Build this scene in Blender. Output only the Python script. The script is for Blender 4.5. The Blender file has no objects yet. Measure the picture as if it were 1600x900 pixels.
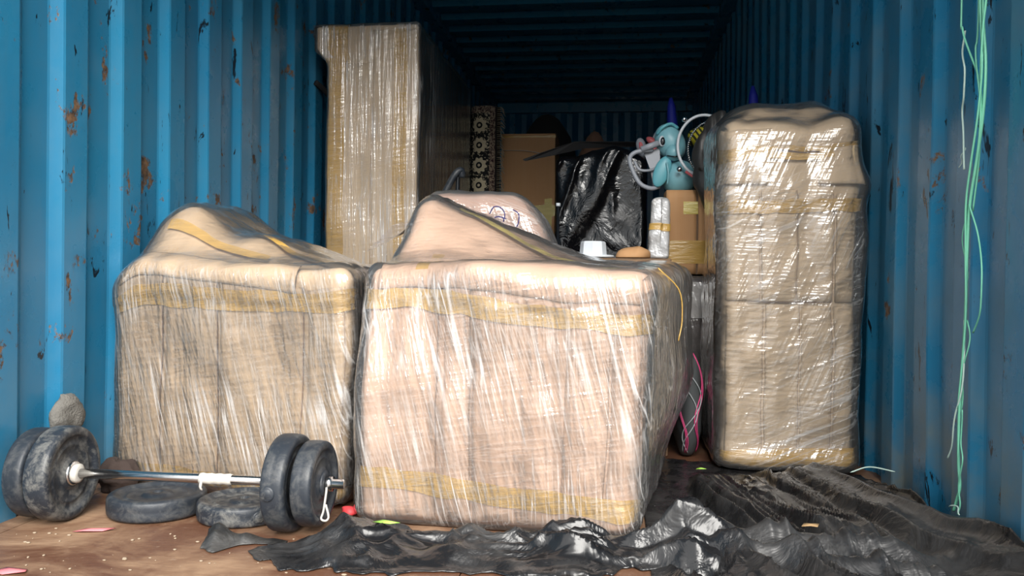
import bpy, bmesh, math, random
import numpy as np
from mathutils import Vector, Matrix

# ------------------------------------------------------------------ camera, sky, sun, exposure
SC = bpy.context.scene
COL = SC.collection
cam_d = bpy.data.cameras.new('camera'); cam = bpy.data.objects.new('camera', cam_d); COL.objects.link(cam)
cam_d.sensor_width = 36.0; cam_d.lens = 36.0 * 1300 / 1600
cam_d.clip_start = 0.02; cam_d.clip_end = 300
cam.matrix_world = Matrix(((0.99199441, -0.01347045, 0.12556126, 1.5204),
                           (0.1256814, 0.00847469, -0.99203446, 0.0),
                           (0.01229906, 0.99987336, 0.01009983, 0.6238),
                           (0, 0, 0, 1)))
SC.camera = cam
SC.view_settings.view_transform = 'Standard'; SC.view_settings.look = 'None'
SC.view_settings.gamma = 1.0; SC.view_settings.use_curve_mapping = False
SC.view_settings.exposure = 1.3
SC.cycles.max_bounces = 7; SC.cycles.diffuse_bounces = 4; SC.cycles.glossy_bounces = 3
SC.cycles.transparent_max_bounces = 16; SC.cycles.caustics_reflective = False; SC.cycles.caustics_refractive = False
SC.cycles.sample_clamp_indirect = 4.0
SC.cycles.use_denoising = True

world = bpy.data.worlds.new('overcast_sky'); SC.world = world; world.use_nodes = True
wn = world.node_tree.nodes; wl_ = world.node_tree.links
bg = wn['Background']
tc = wn.new('ShaderNodeTexCoord'); sx = wn.new('ShaderNodeSeparateXYZ'); wl_.new(tc.outputs['Generated'], sx.inputs[0])
ramp = wn.new('ShaderNodeValToRGB'); wl_.new(sx.outputs['Z'], ramp.inputs[0])
ramp.color_ramp.elements[0].position = 0.0; ramp.color_ramp.elements[0].color = (0.86, 0.90, 0.93, 1)
ramp.color_ramp.elements[1].position = 0.9; ramp.color_ramp.elements[1].color = (1.0, 1.0, 1.0, 1)
wl_.new(ramp.outputs[0], bg.inputs['Color']); bg.inputs['Strength'].default_value = 0.75

sun_d = bpy.data.lights.new('sun', 'SUN'); sun_d.energy = 3.3; sun_d.angle = math.radians(45); sun_d.color = (1.0, 0.97, 0.92)
sun = bpy.data.objects.new('sun', sun_d); COL.objects.link(sun)
sun.rotation_euler = Vector((-0.28, 1.0, -0.72)).to_track_quat('-Z', 'Y').to_euler()
sun.location = (8, -8, 8)

random.seed(7); RNG = np.random.default_rng(7)
PI = math.pi

# ------------------------------------------------------------------ numeric helpers
def hsh(ix, iy, iz, seed):
    n = (ix * 73856093) ^ (iy * 19349663) ^ (iz * 83492791) ^ (seed * 2654435 + 1013)
    n = (n ^ (n >> 13)) * 1274126177 & 0x7fffffff
    n = (n ^ (n >> 16)) & 0xffff
    return n / 32767.5 - 1.0

def vn(P, s=1.0, seed=0):
    P = np.asarray(P, float) * s + 100.0
    i = np.floor(P).astype(np.int64); f = P - i; f = f * f * (3 - 2 * f)
    o = 0
    for a in (0, 1):
        for b in (0, 1):
            for c in (0, 1):
                w = (f[:, 0] if a else 1 - f[:, 0]) * (f[:, 1] if b else 1 - f[:, 1]) * (f[:, 2] if c else 1 - f[:, 2])
                o = o + w * hsh(i[:, 0] + a, i[:, 1] + b, i[:, 2] + c, seed)
    return o

def fbm(P, s, seed=0, oct=3):
    return sum(vn(P, s * 2 ** k, seed + k) * 0.5 ** k for k in range(oct))

def ridge(P, s, seed=0):
    return 1 - np.abs(vn(P, s, seed)) * 2.0

def sm(x, a, b):
    t = np.clip((np.asarray(x, float) - a) / (b - a), 0, 1); return t * t * (3 - 2 * t)

# ------------------------------------------------------------------ object helpers
WL = {}
def tag(o, label=None, cat=None, group=None, kind=None):
    if label: o['label'] = label
    if cat: o['category'] = cat
    if group: o['group'] = group
    if kind: o['kind'] = kind
    return o

def thing(name, label, cat, loc, group=None):
    o = bpy.data.objects.new(name, None); COL.objects.link(o); o.location = loc; o.empty_display_size = 0.1
    WL[o.name] = np.array(loc, float)
    return tag(o, label, cat, group)

def obj(name, V, F, mat, parent=None, smooth=True, origin=None, solid=None, sub=0):
    """one mesh object from world-space vertices; parented objects keep their world place"""
    V = np.asarray(V, float).reshape(-1, 3)
    po = WL[parent.name] if parent is not None else np.zeros(3)
    og = np.array(origin, float) if origin is not None else (po if parent is not None else np.zeros(3))
    me = bpy.data.meshes.new(name); me.from_pydata((V - og).tolist(), [], [tuple(map(int, f)) for f in F]); me.update()
    if smooth: me.polygons.foreach_set('use_smooth', [True] * len(me.polygons))
    me.materials.append(mat)
    o = bpy.data.objects.new(name, me); COL.objects.link(o)
    o.location = og - po
    if parent is not None: o.parent = parent
    WL[o.name] = og
    if solid:
        m = o.modifiers.new('solidify', 'SOLIDIFY'); m.thickness = solid; m.offset = 0
    if sub:
        m = o.modifiers.new('subsurf', 'SUBSURF'); m.levels = sub; m.render_levels = sub
    return o

def join(*parts):
    V = []; F = []; n = 0
    for v, f in parts:
        v = np.asarray(v, float).reshape(-1, 3); V.append(v); F += [tuple(i + n for i in q) for q in f]; n += len(v)
    return np.concatenate(V), F

def grid_faces(nu, nv, off=0):
    return [(off + i * nv + j, off + (i + 1) * nv + j, off + (i + 1) * nv + j + 1, off + i * nv + j + 1) for i in range(nu - 1) for j in range(nv - 1)]

def box(lo, hi):
    x0, y0, z0 = lo; x1, y1, z1 = hi
    V = [(x0, y0, z0), (x1, y0, z0), (x1, y1, z0), (x0, y1, z0), (x0, y0, z1), (x1, y0, z1), (x1, y1, z1), (x0, y1, z1)]
    return V, [(0, 3, 2, 1), (4, 5, 6, 7), (0, 1, 5, 4), (1, 2, 6, 5), (2, 3, 7, 6), (3, 0, 4, 7)]

def tube(pts, rad, n=8, caps=True):
    pts = np.asarray(pts, float); m = len(pts); rad = np.broadcast_to(np.asarray(rad, float), (m,))
    T = np.gradient(pts, axis=0); T /= np.linalg.norm(T, axis=1)[:, None] + 1e-12
    up = np.array([0, 0, 1.0]) if abs(T[0, 2]) < 0.9 else np.array([1.0, 0, 0])
    V = []
    a = np.cross(T[0], up); a /= np.linalg.norm(a)
    for k in range(m):
        a = a - T[k] * a.dot(T[k]); a /= np.linalg.norm(a); b = np.cross(T[k], a)
        for q in range(n):
            t = 2 * PI * q / n; V.append(pts[k] + rad[k] * (math.cos(t) * a + math.sin(t) * b))
    F = [(k * n + q, k * n + (q + 1) % n, (k + 1) * n + (q + 1) % n, (k + 1) * n + q) for k in range(m - 1) for q in range(n)]
    if caps:
        F.append(tuple(range(n - 1, -1, -1))); F.append(tuple((m - 1) * n + q for q in range(n)))
    return np.array(V), F

def smooth_path(pts, n):
    pts = np.asarray(pts, float)
    P = np.vstack([2 * pts[0] - pts[1], pts, 2 * pts[-1] - pts[-2]]); out = []
    for t in np.linspace(0, len(pts) - 1 - 1e-6, n):
        i = int(t); u = t - i; a, b, c, d = P[i], P[i + 1], P[i + 2], P[i + 3]
        out.append(0.5 * (2 * b + (c - a) * u + (2 * a - 5 * b + 4 * c - d) * u * u + (3 * b - a - 3 * c + d) * u ** 3))
    return np.array(out)

def lathe(prof, n=48):
    """profile of (r, z) turned about z"""
    V = []; F = []
    m = len(prof)
    for q in range(n):
        t = 2 * PI * q / n
        for r, z in prof: V.append((r * math.cos(t), r * math.sin(t), z))
    for q in range(n):
        for k in range(m - 1):
            F.append((q * m + k, ((q + 1) % n) * m + k, ((q + 1) % n) * m + k + 1, q * m + k + 1))
    return np.array(V), F

def ellipsoid(c, r, nu=24, nv=14, R=None):
    V = []; F = []
    for i in range(nv + 1):
        ph = PI * i / nv
        for j in range(nu):
            t = 2 * PI * j / nu; V.append((math.sin(ph) * math.cos(t), math.sin(ph) * math.sin(t), math.cos(ph)))
    for i in range(nv):
        for j in range(nu): F.append((i * nu + j, (i + 1) * nu + j, (i + 1) * nu + (j + 1) % nu, i * nu + (j + 1) % nu))
    V = np.array(V) * np.array(r)
    if R is not None: V = V @ np.array(R).T
    return V + np.array(c), F

class RBox:
    """a rounded, deformable box: every skin of one package (board, tape, film) is sampled from it"""
    def __init__(s, lo, hi, r, rz=0.0, pivot=None, deform=None):
        s.lo = np.array(lo, float); s.hi = np.array(hi, float); s.r = r; s.rz = rz
        s.c = (s.lo + s.hi) / 2; s.h = (s.hi - s.lo) / 2
        s.pivot = np.array(pivot if pivot is not None else (s.c[0], s.c[1], 0), float); s.deform = deform
    def map(s, P, off=0.0):
        P = np.asarray(P, float); q = P * s.h
        inner = np.clip(q, -(s.h - s.r), s.h - s.r); d = q - inner
        L = np.linalg.norm(d, axis=1)[:, None]; n = d / np.maximum(L, 1e-9)
        off = np.asarray(off, float)
        if off.ndim == 1: off = off[:, None]
        X = inner + n * (s.r + off) + s.c - s.pivot
        c, si = math.cos(s.rz), math.sin(s.rz)
        X = np.stack([c * X[:, 0] - si * X[:, 1], si * X[:, 0] + c * X[:, 1], X[:, 2]], 1) + s.pivot
        if s.deform is not None: X = s.deform(X)
        X[:, 2] = np.maximum(X[:, 2], s.lo[2] - 0.0005)
        return X
    def shell(s, n=(40, 40, 40), off=0.0, bottom=True):
        def lin(k, half):
            e = min(0.45, s.r / half)
            a = np.linspace(-1, -1 + e, 6)[:-1]; b = np.linspace(-1 + e, 1 - e, k); c = np.linspace(1 - e, 1, 6)[1:]
            return np.concatenate([a, b, c])
        g = [lin(n[k], s.h[k]) for k in range(3)]
        idx = {}; V = []; F = []
        def vid(p):
            k = (round(p[0], 6), round(p[1], 6), round(p[2], 6))
            if k not in idx: idx[k] = len(V); V.append(k)
            return idx[k]
        for ax in range(3):
            u, v = [k for k in range(3) if k != ax]
            for sg in (-1, 1):
                if ax == 2 and sg == -1 and not bottom: continue
                ids = np.empty((len(g[u]), len(g[v])), int)
                for i, a in enumerate(g[u]):
                    for j, b in enumerate(g[v]):
                        p = [0, 0, 0]; p[ax] = sg; p[u] = a; p[v] = b; ids[i, j] = vid(p)
                flip = (sg == 1) == (ax == 1)
                for i in range(len(g[u]) - 1):
                    for j in range(len(g[v]) - 1):
                        f = (ids[i, j], ids[i + 1, j], ids[i + 1, j + 1], ids[i, j + 1]); F.append(f[::-1] if flip else f)
        V = np.array(V)
        o = off(V) if callable(off) else np.full(len(V), float(off))
        return s.map(V, o), F
    def patch(s, sr, tr, off=0.003, n=(40, 10), tilt=0.0, jag=0.0, seed=1):
        """sr along the front (< -1 wraps to the left side, > 1 to the right side), tr up the front (> 1 wraps onto the top)"""
        S = np.linspace(sr[0], sr[1], n[0]); T = np.linspace(tr[0], tr[1], n[1])
        Pn = []
        for i, a in enumerate(S):
            for j, b in enumerate(T):
                e = 0.0
                if jag: e = jag * float(vn([[a * 9, j * 3.1 if j in (0, n[1] - 1) else 0, seed]], 1.0, seed)[0]) * (1 if j in (0, n[1] - 1) else 0)
                bb = b + tilt * a + e
                x, y, z = a, -1.0, bb
                if a < -1: x, y = -1.0, -1.0 + (-1 - a) * s.h[0] / s.h[1]
                if a > 1: x, y = 1.0, -1.0 + (a - 1) * s.h[0] / s.h[1]
                if bb > 1: z = 1.0; y = -1.0 + (bb - 1) * s.h[2] / s.h[1]
                Pn.append((x, y, z))
        V = s.map(np.array(Pn), off)
        return V, [f[::-1] for f in grid_faces(n[0], n[1])] if False else grid_faces(n[0], n[1])

# ------------------------------------------------------------------ materials
class NT:
    def __init__(s, name):
        s.m = bpy.data.materials.new(name); s.m.use_nodes = True; s.t = s.m.node_tree; s.t.nodes.clear()
        s.out = s.t.nodes.new('ShaderNodeOutputMaterial')
    def n(s, typ, **kw):
        nd = s.t.nodes.new('ShaderNode' + typ)
        ins = kw.pop('i', {})
        for k, v in kw.items(): setattr(nd, k, v)
        for k, v in ins.items(): s.set(nd.inputs[k], v)
        return nd
    def set(s, sock, v):
        if isinstance(v, bpy.types.NodeSocket): s.t.links.new(v, sock)
        elif isinstance(v, bpy.types.Node): s.t.links.new(v.outputs[0], sock)
        else: sock.default_value = v
    def coord(s, rot=(0, 0, 0), scale=(1, 1, 1), loc=(0, 0, 0), kind='Object'):
        c = s.n('TexCoord'); mp = s.n('Mapping'); s.t.links.new(c.outputs[kind], mp.inputs[0])
        mp.inputs['Rotation'].default_value = rot; mp.inputs['Scale'].default_value = scale; mp.inputs['Location'].default_value = loc
        return mp.outputs[0]
    def noise(s, vec, scale, detail=3, rough=0.55, dist=0.0):
        nd = s.n('TexNoise', i={'Vector': vec, 'Scale': scale, 'Detail': detail, 'Roughness': rough, 'Distortion': dist}); return nd.outputs['Fac']
    def ramp(s, fac, stops):
        r = s.n('ValToRGB'); s.set(r.inputs[0], fac); e = r.color_ramp.elements
        while len(e) < len(stops): e.new(0.5)
        for k, (p, c) in enumerate(stops):
            e[k].position = p; e[k].color = c if not isinstance(c, (int, float)) else (c, c, c, 1)
        return r.outputs[0]
    def math(s, op, a, b=0.0, c=None, clamp=False):
        nd = s.n('Math', operation=op, use_clamp=clamp); s.set(nd.inputs[0], a); s.set(nd.inputs[1], b)
        if c is not None: s.set(nd.inputs[2], c)
        return nd.outputs[0]
    def mix(s, fac, a, b, mode='MIX'):
        nd = s.n('Mix', data_type='RGBA', blend_type=mode); s.set(nd.inputs[0], fac); s.set(nd.inputs[6], a); s.set(nd.inputs[7], b); return nd.outputs[2]
    def bump(s, h, strength=0.3, dist=0.01, normal=None):
        nd = s.n('Bump', i={'Height': h, 'Strength': strength, 'Distance': dist})
        if normal is not None: s.set(nd.inputs['Normal'], normal)
        return nd.outputs[0]
    def pbr(s, color, rough=0.5, normal=None, metal=0.0, spec=0.5, **kw):
        nd = s.n('BsdfPrincipled'); s.set(nd.inputs['Base Color'], color); s.set(nd.inputs['Roughness'], rough); s.set(nd.inputs['Metallic'], metal)
        s.set(nd.inputs['Specular IOR Level'], spec)
        if normal is not None: s.set(nd.inputs['Normal'], normal)
        for k, v in kw.items(): s.set(nd.inputs[k], v)
        return nd.outputs[0]
    def done(s, sh):
        s.t.links.new(sh, s.out.inputs[0]); return s.m

def C(r, g, b): return (r, g, b, 1)

def plain(name, color, rough=0.5, metal=0.0, var=0.15, scale=12, bump=0.1, spec=0.5):
    t = NT(name); v = t.coord(); f = t.noise(v, scale, 4)
    c = t.mix(t.math('MULTIPLY', f, var * 2), color, tuple(x * 0.45 for x in color[:3]) + (1,))
    return t.done(t.pbr(c, rough, t.bump(t.noise(v, scale * 4, 3), bump, 0.004), metal, spec))

def blue_paint(name, seed=0.0, rust=0.5, dust=0.5):
    t = NT(name); v = t.coord(loc=(seed, seed * 2, 0)); vs = t.coord(scale=(1, 1, 0.12), loc=(seed, 0, 0))
    big = t.noise(v, 1.3, 3)
    base = t.mix(big, C(0.010, 0.135, 0.285), C(0.026, 0.235, 0.400))
    streak = t.ramp(t.noise(vs, 26, 4, 0.65), [(0.35, 0.0), (0.75, 1.0)])
    base = t.mix(t.math('MULTIPLY', streak, 0.30), base, C(0.05, 0.18, 0.28))
    # chalky dust, thicker low down
    gd = t.n('SeparateXYZ', i={0: t.coord()}).outputs['Z']
    low = t.math('SUBTRACT', 1.0, t.math('DIVIDE', gd, 0.45), clamp=True)
    dn = t.ramp(t.noise(v, 5, 5, 0.6), [(0.4, 0.0), (0.7, 1.0)])
    base = t.mix(t.math('MULTIPLY', t.math('ADD', t.math('MULTIPLY', low, 0.7), 0.25), t.math('MULTIPLY', dn, dust)), base, C(0.17, 0.21, 0.21))
    # scrapes and rust
    scr = t.ramp(t.noise(t.coord(scale=(3, 3, 0.9), loc=(seed + 4, 1, 0)), 7, 5, 0.7, 0.6), [(0.635, 0.0), (0.66, 1.0)])
    base = t.mix(scr, base, C(0.008, 0.014, 0.022))
    rn = t.noise(t.coord(scale=(1.6, 1.6, 1.2), loc=(seed * 3 + 1.7, 2.2, 0.4)), 3.6, 8, 0.72, 0.2)
    rm = t.ramp(rn, [(0.645 - 0.05 * rust, 0.0), (0.675 - 0.05 * rust, 1.0)])
    edge = t.ramp(t.noise(v, 45, 4, 0.7), [(0.35, 0.0), (0.65, 1.0)])
    rcol = t.mix(edge, C(0.022, 0.016, 0.014), C(0.21, 0.115, 0.055))
    base = t.mix(rm, base, rcol)
    rough = t.mix(rm, t.mix(dn, C(.26, .26, .26), C(.44, .44, .44)), C(.8, .8, .8))
    h = t.math('ADD', t.math('MULTIPLY', t.noise(v, 9, 4), 0.6), t.math('MULTIPLY', rm, -0.4))
    return t.done(t.pbr(base, rough, t.bump(h, 0.22, 0.012), 0.0, 0.5))

def cardboard(name, base=C(0.52, 0.375, 0.225), dark=C(0.42, 0.29, 0.17), flute=0.2):
    t = NT(name); v = t.coord()
    n1 = t.noise(v, 4.5, 5, 0.6); n2 = t.noise(t.coord(scale=(1, 1, 0.05)), 55, 2)
    c = t.mix(n1, dark, base); c = t.mix(t.math('MULTIPLY', n2, 0.18), c, C(0.62, 0.46, 0.31))
    st = t.ramp(t.noise(v, 2.2, 5, 0.65), [(0.58, 0.0), (0.75, 1.0)])
    c = t.mix(t.math('MULTIPLY', st, 0.25), c, C(0.30, 0.19, 0.11))
    w = t.noise(t.coord(scale=(1, 1, 0.03)), 120, 1)
    dent = t.noise(v, 7, 3)
    return t.done(t.pbr(c, 0.72, t.bump(t.math('ADD', t.math('MULTIPLY', w, flute * 0.35), dent), 0.35, 0.012), 0, 0.25))

def tape(name, col=C(0.50, 0.30, 0.075), alpha=0.78):
    t = NT(name); v = t.coord(); ln = t.noise(t.coord(scale=(0.6, 0.6, 14)), 5, 3)
    c = t.mix(ln, tuple(x * 0.72 for x in col[:3]) + (1,), tuple(min(1, x * 1.25) for x in col[:3]) + (1,))
    p = t.pbr(c, 0.22, t.bump(t.noise(t.coord(scale=(1, 1, 5)), 16, 4), 0.5, 0.008), 0, 0.5)
    tr = t.n('BsdfTransparent', i={'Color': C(0.98, 0.93, 0.78)})
    mx = t.n('MixShader', i={0: alpha, 1: tr, 2: p}); return t.done(mx.outputs[0])

def film(name, ang=0.25, streak=0.8, haze=0.10, tint=C(0.97, 0.97, 0.99), seed=0.0, gloss=1.0, pitch=1.0, crinkle=0.4, bmp=0.45):
    """clear stretch film: pulled strands whiten it, fine wrinkles catch the sky"""
    t = NT(name); v = t.coord()
    def strands(a, sc, loc, width, amt):
        r = t.n('Mapping', i={'Vector': v, 'Rotation': (0, a, 0)}).outputs[0]
        m = t.n('Mapping', i={'Vector': r, 'Scale': sc, 'Location': loc}).outputs[0]
        n = t.noise(m, 1.0, 1.5, 0.5, 0.1)
        d = t.math('ABSOLUTE', t.math('SUBTRACT', n, 0.5))
        return t.ramp(d, [(0.0, amt), (width, 0.0)]), n
    nz = t.math('ABSOLUTE', t.n('SeparateXYZ', i={0: t.n('NewGeometry').outputs['Normal']}).outputs['Z'])
    upright = t.ramp(nz, [(0.35, 1.0), (0.75, 0.12)])
    k1, s1 = strands(ang, (40 * pitch, 14, 0.8), (seed, 0, 0), 0.042, 1.0)
    k2, s2 = strands(ang * 0.35 - 0.03, (70 * pitch, 40, 2.2), (seed + 5, 1, 0), 0.04, 0.6)
    k3, s3 = strands(-1.42, (80, 50, 3), (seed, 3, 0), 0.04, 0.15)
    k4, s4 = strands(ang * 1.4, (120 * pitch, 60, 3.5), (seed + 2, 3, 0), 0.05, 0.4)
    reg = t.ramp(t.noise(t.coord(scale=(1, 1, 0.75), loc=(seed, seed, 2)), 3.6, 2), [(0.45, 0.0), (0.62, 1.0)])
    reg2 = t.ramp(t.noise(t.coord(loc=(seed + 9, 2, 1)), 5.0, 2), [(0.46, 0.0), (0.66, 1.0)])
    k1 = t.math('MULTIPLY', k1, reg); k2 = t.math('MULTIPLY', k2, reg2); k4 = t.math('MULTIPLY', k4, reg)
    k = t.math('MULTIPLY', t.math('MAXIMUM', t.math('MAXIMUM', k1, k4), t.math('MAXIMUM', k2, k3)), upright)
    crk = t.noise(v, 24, 4, 0.65, 0.8)
    h = t.math('ADD', t.math('MULTIPLY', t.math('ADD', t.math('ADD', s1, s2), t.math('MULTIPLY', s4, 0.5)), upright), t.math('MULTIPLY', crk, crinkle))
    nb = t.bump(t.math('ADD', h, t.math('MULTIPLY', s3, 0.35)), bmp, 0.012)
    gl = t.n('BsdfGlossy', i={'Color': C(1, 1, 1), 'Roughness': 0.12, 'Normal': nb})
    tr = t.n('BsdfTransparent', i={'Color': tint})
    fr = t.n('Fresnel', i={'IOR': 1.5, 'Normal': nb}).outputs[0]
    fac = t.math('MULTIPLY', t.math('ADD', t.math('MULTIPLY', fr, 1.4), t.math('MULTIPLY', k, 0.12)), gloss, clamp=True)
    a = t.n('MixShader', i={0: fac, 1: tr, 2: gl})
    wh = t.pbr(C(0.84, 0.82, 0.80), 0.2, nb, 0, 0.6)
    b = t.n('MixShader', i={0: t.math('ADD', haze, t.math('MULTIPLY', k, streak * 0.6), clamp=True), 1: a.outputs[0], 2: wh})
    return t.done(b.outputs[0])

def black_plastic(name, base=C(0.010, 0.010, 0.011), rough=0.3, dusty=0.3, bumps=0.6, scale=9):
    t = NT(name); v = t.coord()
    d = t.ramp(t.noise(v, 3.5, 6, 0.7), [(0.45, 0.0), (0.75, 1.0)])
    c = t.mix(t.math('MULTIPLY', d, dusty), base, C(0.15, 0.145, 0.14))  # grey blotches: dust, plus the sheeting's sky sheen painted into the colour
    a = t.noise(v, scale, 4, 0.6, 1.2); b = t.n('TexVoronoi', feature='DISTANCE_TO_EDGE', i={'Vector': t.n('Mix', data_type='VECTOR', i={0: 0.25, 4: v, 5: t.n('TexNoise', i={'Vector': v, 'Scale': 5.0}).outputs['Color']}).outputs[1], 'Scale': scale * 1.4}).outputs['Distance']
    h = t.math('ADD', a, t.math('MULTIPLY', t.math('MINIMUM', b, 0.3), 0.35))
    r = t.mix(d, (rough,) * 3 + (1,), (min(1, rough + 0.3),) * 3 + (1,))
    return t.done(t.pbr(c, r, t.bump(h, bumps, 0.02), 0, 0.55))

def rubber(name, dust=0.5, base=C(0.020, 0.025, 0.033)):
    t = NT(name); v = t.coord(); n = t.noise(v, 26, 6, 0.75, 0.4)
    d = t.ramp(n, [(0.46, 0.0), (0.72, 1.0)])
    c = t.mix(t.math('MULTIPLY', d, dust), base, C(0.30, 0.29, 0.26))
    sc = t.ramp(t.noise(t.coord(scale=(1, 1, 5)), 30, 4, 0.7), [(0.6, 0.0), (0.7, 1.0)])
    c = t.mix(t.math('MULTIPLY', sc, 0.25 * dust), c, C(0.22, 0.22, 0.21))
    return t.done(t.pbr(c, 0.45, t.bump(t.noise(v, 40, 4), 0.25, 0.004), 0, 0.4))

def floor_mat(name):
    t = NT(name); v = t.coord()
    g = t.noise(t.coord(scale=(3, 26, 1)), 3.0, 5, 0.6, 0.4)
    wood = t.mix(g, C(0.19, 0.105, 0.06), C(0.36, 0.235, 0.145))
    st = t.ramp(t.noise(t.coord(loc=(0.35, 0.1, 0)), 3.1, 6, 0.65, 0.5), [(0.38, 0.0), (0.56, 1.0)])
    c = t.mix(t.math('MULTIPLY', st, 0.85), wood, C(0.095, 0.035, 0.019))
    spot = t.ramp(t.noise(v, 40, 4, 0.7), [(0.62, 0.0), (0.72, 1.0)])
    c = t.mix(t.math('MULTIPLY', spot, 0.5), c, C(0.32, 0.24, 0.17))
    r = t.mix(st, C(.75, .75, .75), C(.33, .33, .33))
    return t.done(t.pbr(c, r, t.bump(t.math('ADD', g, t.noise(v, 50, 4)), 0.25, 0.004), 0, 0.4))

M = {}
M['blue_l'] = blue_paint('blue_paint_left', 0.0, 1.0, 0.45)
M['blue_r'] = blue_paint('blue_paint_right', 3.3, 0.35, 1.3)
M['blue_c'] = blue_paint('blue_paint_ceiling', 7.1, 0.3, 0.1)
M['floor'] = floor_mat('stained_plywood')
M['card'] = cardboard('cardboard_tan')
M['card_pink'] = cardboard('cardboard_rosy', C(0.56, 0.365, 0.25), C(0.46, 0.29, 0.19))
M['card_light'] = cardboard('cardboard_light', C(0.58, 0.44, 0.28), C(0.49, 0.365, 0.225))
M['card_brown'] = cardboard('cardboard_brown', C(0.50, 0.27, 0.12), C(0.40, 0.205, 0.085))
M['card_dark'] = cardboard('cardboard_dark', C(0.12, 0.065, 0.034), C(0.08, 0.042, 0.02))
M['tape'] = tape('brown_packing_tape', C(0.54, 0.33, 0.085), 0.86)
M['tape_yel'] = tape('yellow_packing_tape', C(0.62, 0.50, 0.12), 0.85)
M['film'] = film('stretch_film', 0.28, 0.68, 0.05)
M['film_c'] = film('stretch_film_slanted', 0.24, 0.8, 0.06, seed=2.3)
M['film_r'] = film('stretch_film_crossed', -1.15, 0.5, 0.05, seed=6.1, gloss=1.2, crinkle=0.2, bmp=0.3)
M['film_w'] = film('stretch_film_vertical', 0.02, 0.8, 0.05, seed=8.8)
M['film_tent'] = film('stretch_film_tented', 1.2, 0.5, 0.10, tint=C(0.90, 0.88, 0.93), seed=4.4)
M['black'] = black_plastic('black_plastic_sheeting', rough=0.24, dusty=0.32, bumps=0.5, scale=8)
M['black_shiny'] = black_plastic('black_film_shiny', C(0.004, 0.004, 0.005), 0.12, 0.0, 0.5, 8)
M['black_dull'] = black_plastic('black_dusty_plastic', C(0.014, 0.014, 0.014), 0.45, 0.75)
M['black_cloth'] = plain('black_cloth', C(0.008, 0.008, 0.009), 0.9)
M['grey_bag'] = plain('grey_plastic_bag', C(0.032, 0.030, 0.028), 0.42, var=0.3, bump=0.5)
M['rubber'] = rubber('black_rubber', 0.22); M['rubber_dusty'] = rubber('dusty_rubber', 0.6)
M['chrome'] = plain('chrome_steel', C(0.62, 0.62, 0.62), 0.2, 1.0, 0.3, 20, 0.05)
M['white_tape'] = plain('white_paper_tape', C(0.55, 0.53, 0.48), 0.6, var=0.2, bump=0.6)
M['white'] = plain('white_plastic', C(0.62, 0.66, 0.70), 0.35, var=0.1)
M['aqua'] = plain('aqua_plastic', C(0.20, 0.44, 0.50), 0.38, var=0.1, bump=0.03)
M['aqua_dark'] = plain('aqua_deep_moulding', C(0.13, 0.42, 0.49), 0.4, var=0.1, bump=0.03)  # slightly deeper aqua for the brow ridge and leaf ear
M['grey_pl'] = plain('grey_plastic', C(0.33, 0.35, 0.39), 0.4, var=0.1, bump=0.03)
M['pink'] = plain('pink_plastic', C(0.62, 0.13, 0.14), 0.45, var=0.1)
M['eye'] = plain('black_gloss', C(0.01, 0.012, 0.015), 0.2)
M['blue_cloth'] = plain('royal_blue_cloth', C(0.012, 0.022, 0.36), 0.6)
M['yellow'] = plain('yellow_cloth', C(0.60, 0.50, 0.03), 0.6)
M['silver'] = film('bubble_wrap', 0.8, 0.5, 0.45, seed=11.0, gloss=1.5)
M['red'] = plain('red_paper', C(0.72, 0.06, 0.07), 0.6); M['pinkp'] = plain('pink_paper', C(0.70, 0.20, 0.22), 0.6)
M['green'] = plain('leaf_green', C(0.36, 0.66, 0.10), 0.6); M['drytan'] = plain('dry_leaf', C(0.42, 0.27, 0.13), 0.8)
M['mud'] = plain('dried_mud', C(0.20, 0.19, 0.17), 0.95, var=0.5, scale=40, bump=1.0)
M['ragbrown'] = plain('dark_brown_rag', C(0.05, 0.032, 0.026), 0.9, var=0.4, bump=0.6)
M['brown_cloth'] = plain('brown_cloth', C(0.12, 0.06, 0.035), 0.85, var=0.3)
M['twine'] = plain('green_raffia', C(0.20, 0.62, 0.42), 0.42, var=0.12, scale=60)
M['twine_pale'] = plain('pale_raffia', C(0.55, 0.72, 0.64), 0.42, var=0.12, scale=60)
M['bag'] = plain('charcoal_check_cloth', C(0.055, 0.06, 0.062), 0.85, var=0.3, scale=30)
M['pinkcord'] = plain('pink_piping', C(0.55, 0.05, 0.17), 0.6)
M['greycord'] = plain('grey_piping', C(0.30, 0.32, 0.33), 0.6)
M['crack'] = plain('cut_board_edge', C(0.16, 0.10, 0.06), 0.9)
M['edge'] = plain('cardboard_edge_shade', C(0.27, 0.165, 0.095), 0.85)  # brown of the cut edges, with their seam shade painted in
M['ink'] = plain('blue_ink', C(0.03, 0.03, 0.16), 0.6)
def ground_mat():
    t = NT('yard_ground'); v = t.coord()
    return t.done(t.pbr(t.mix(t.noise(v, 1.5, 6, 0.65), C(0.20, 0.18, 0.15), C(0.36, 0.33, 0.29)), 0.9, t.bump(t.noise(v, 12, 5), 0.5, 0.03)))
M['ground'] = ground_mat()

# ------------------------------------------------------------------ the container
W = 2.352; Y0, Y1 = 1.15, 9.9; HR = 2.725
PIT, DEP, SLO, AFL = 0.2727, 0.0245, 0.0350, 0.1010

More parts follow.
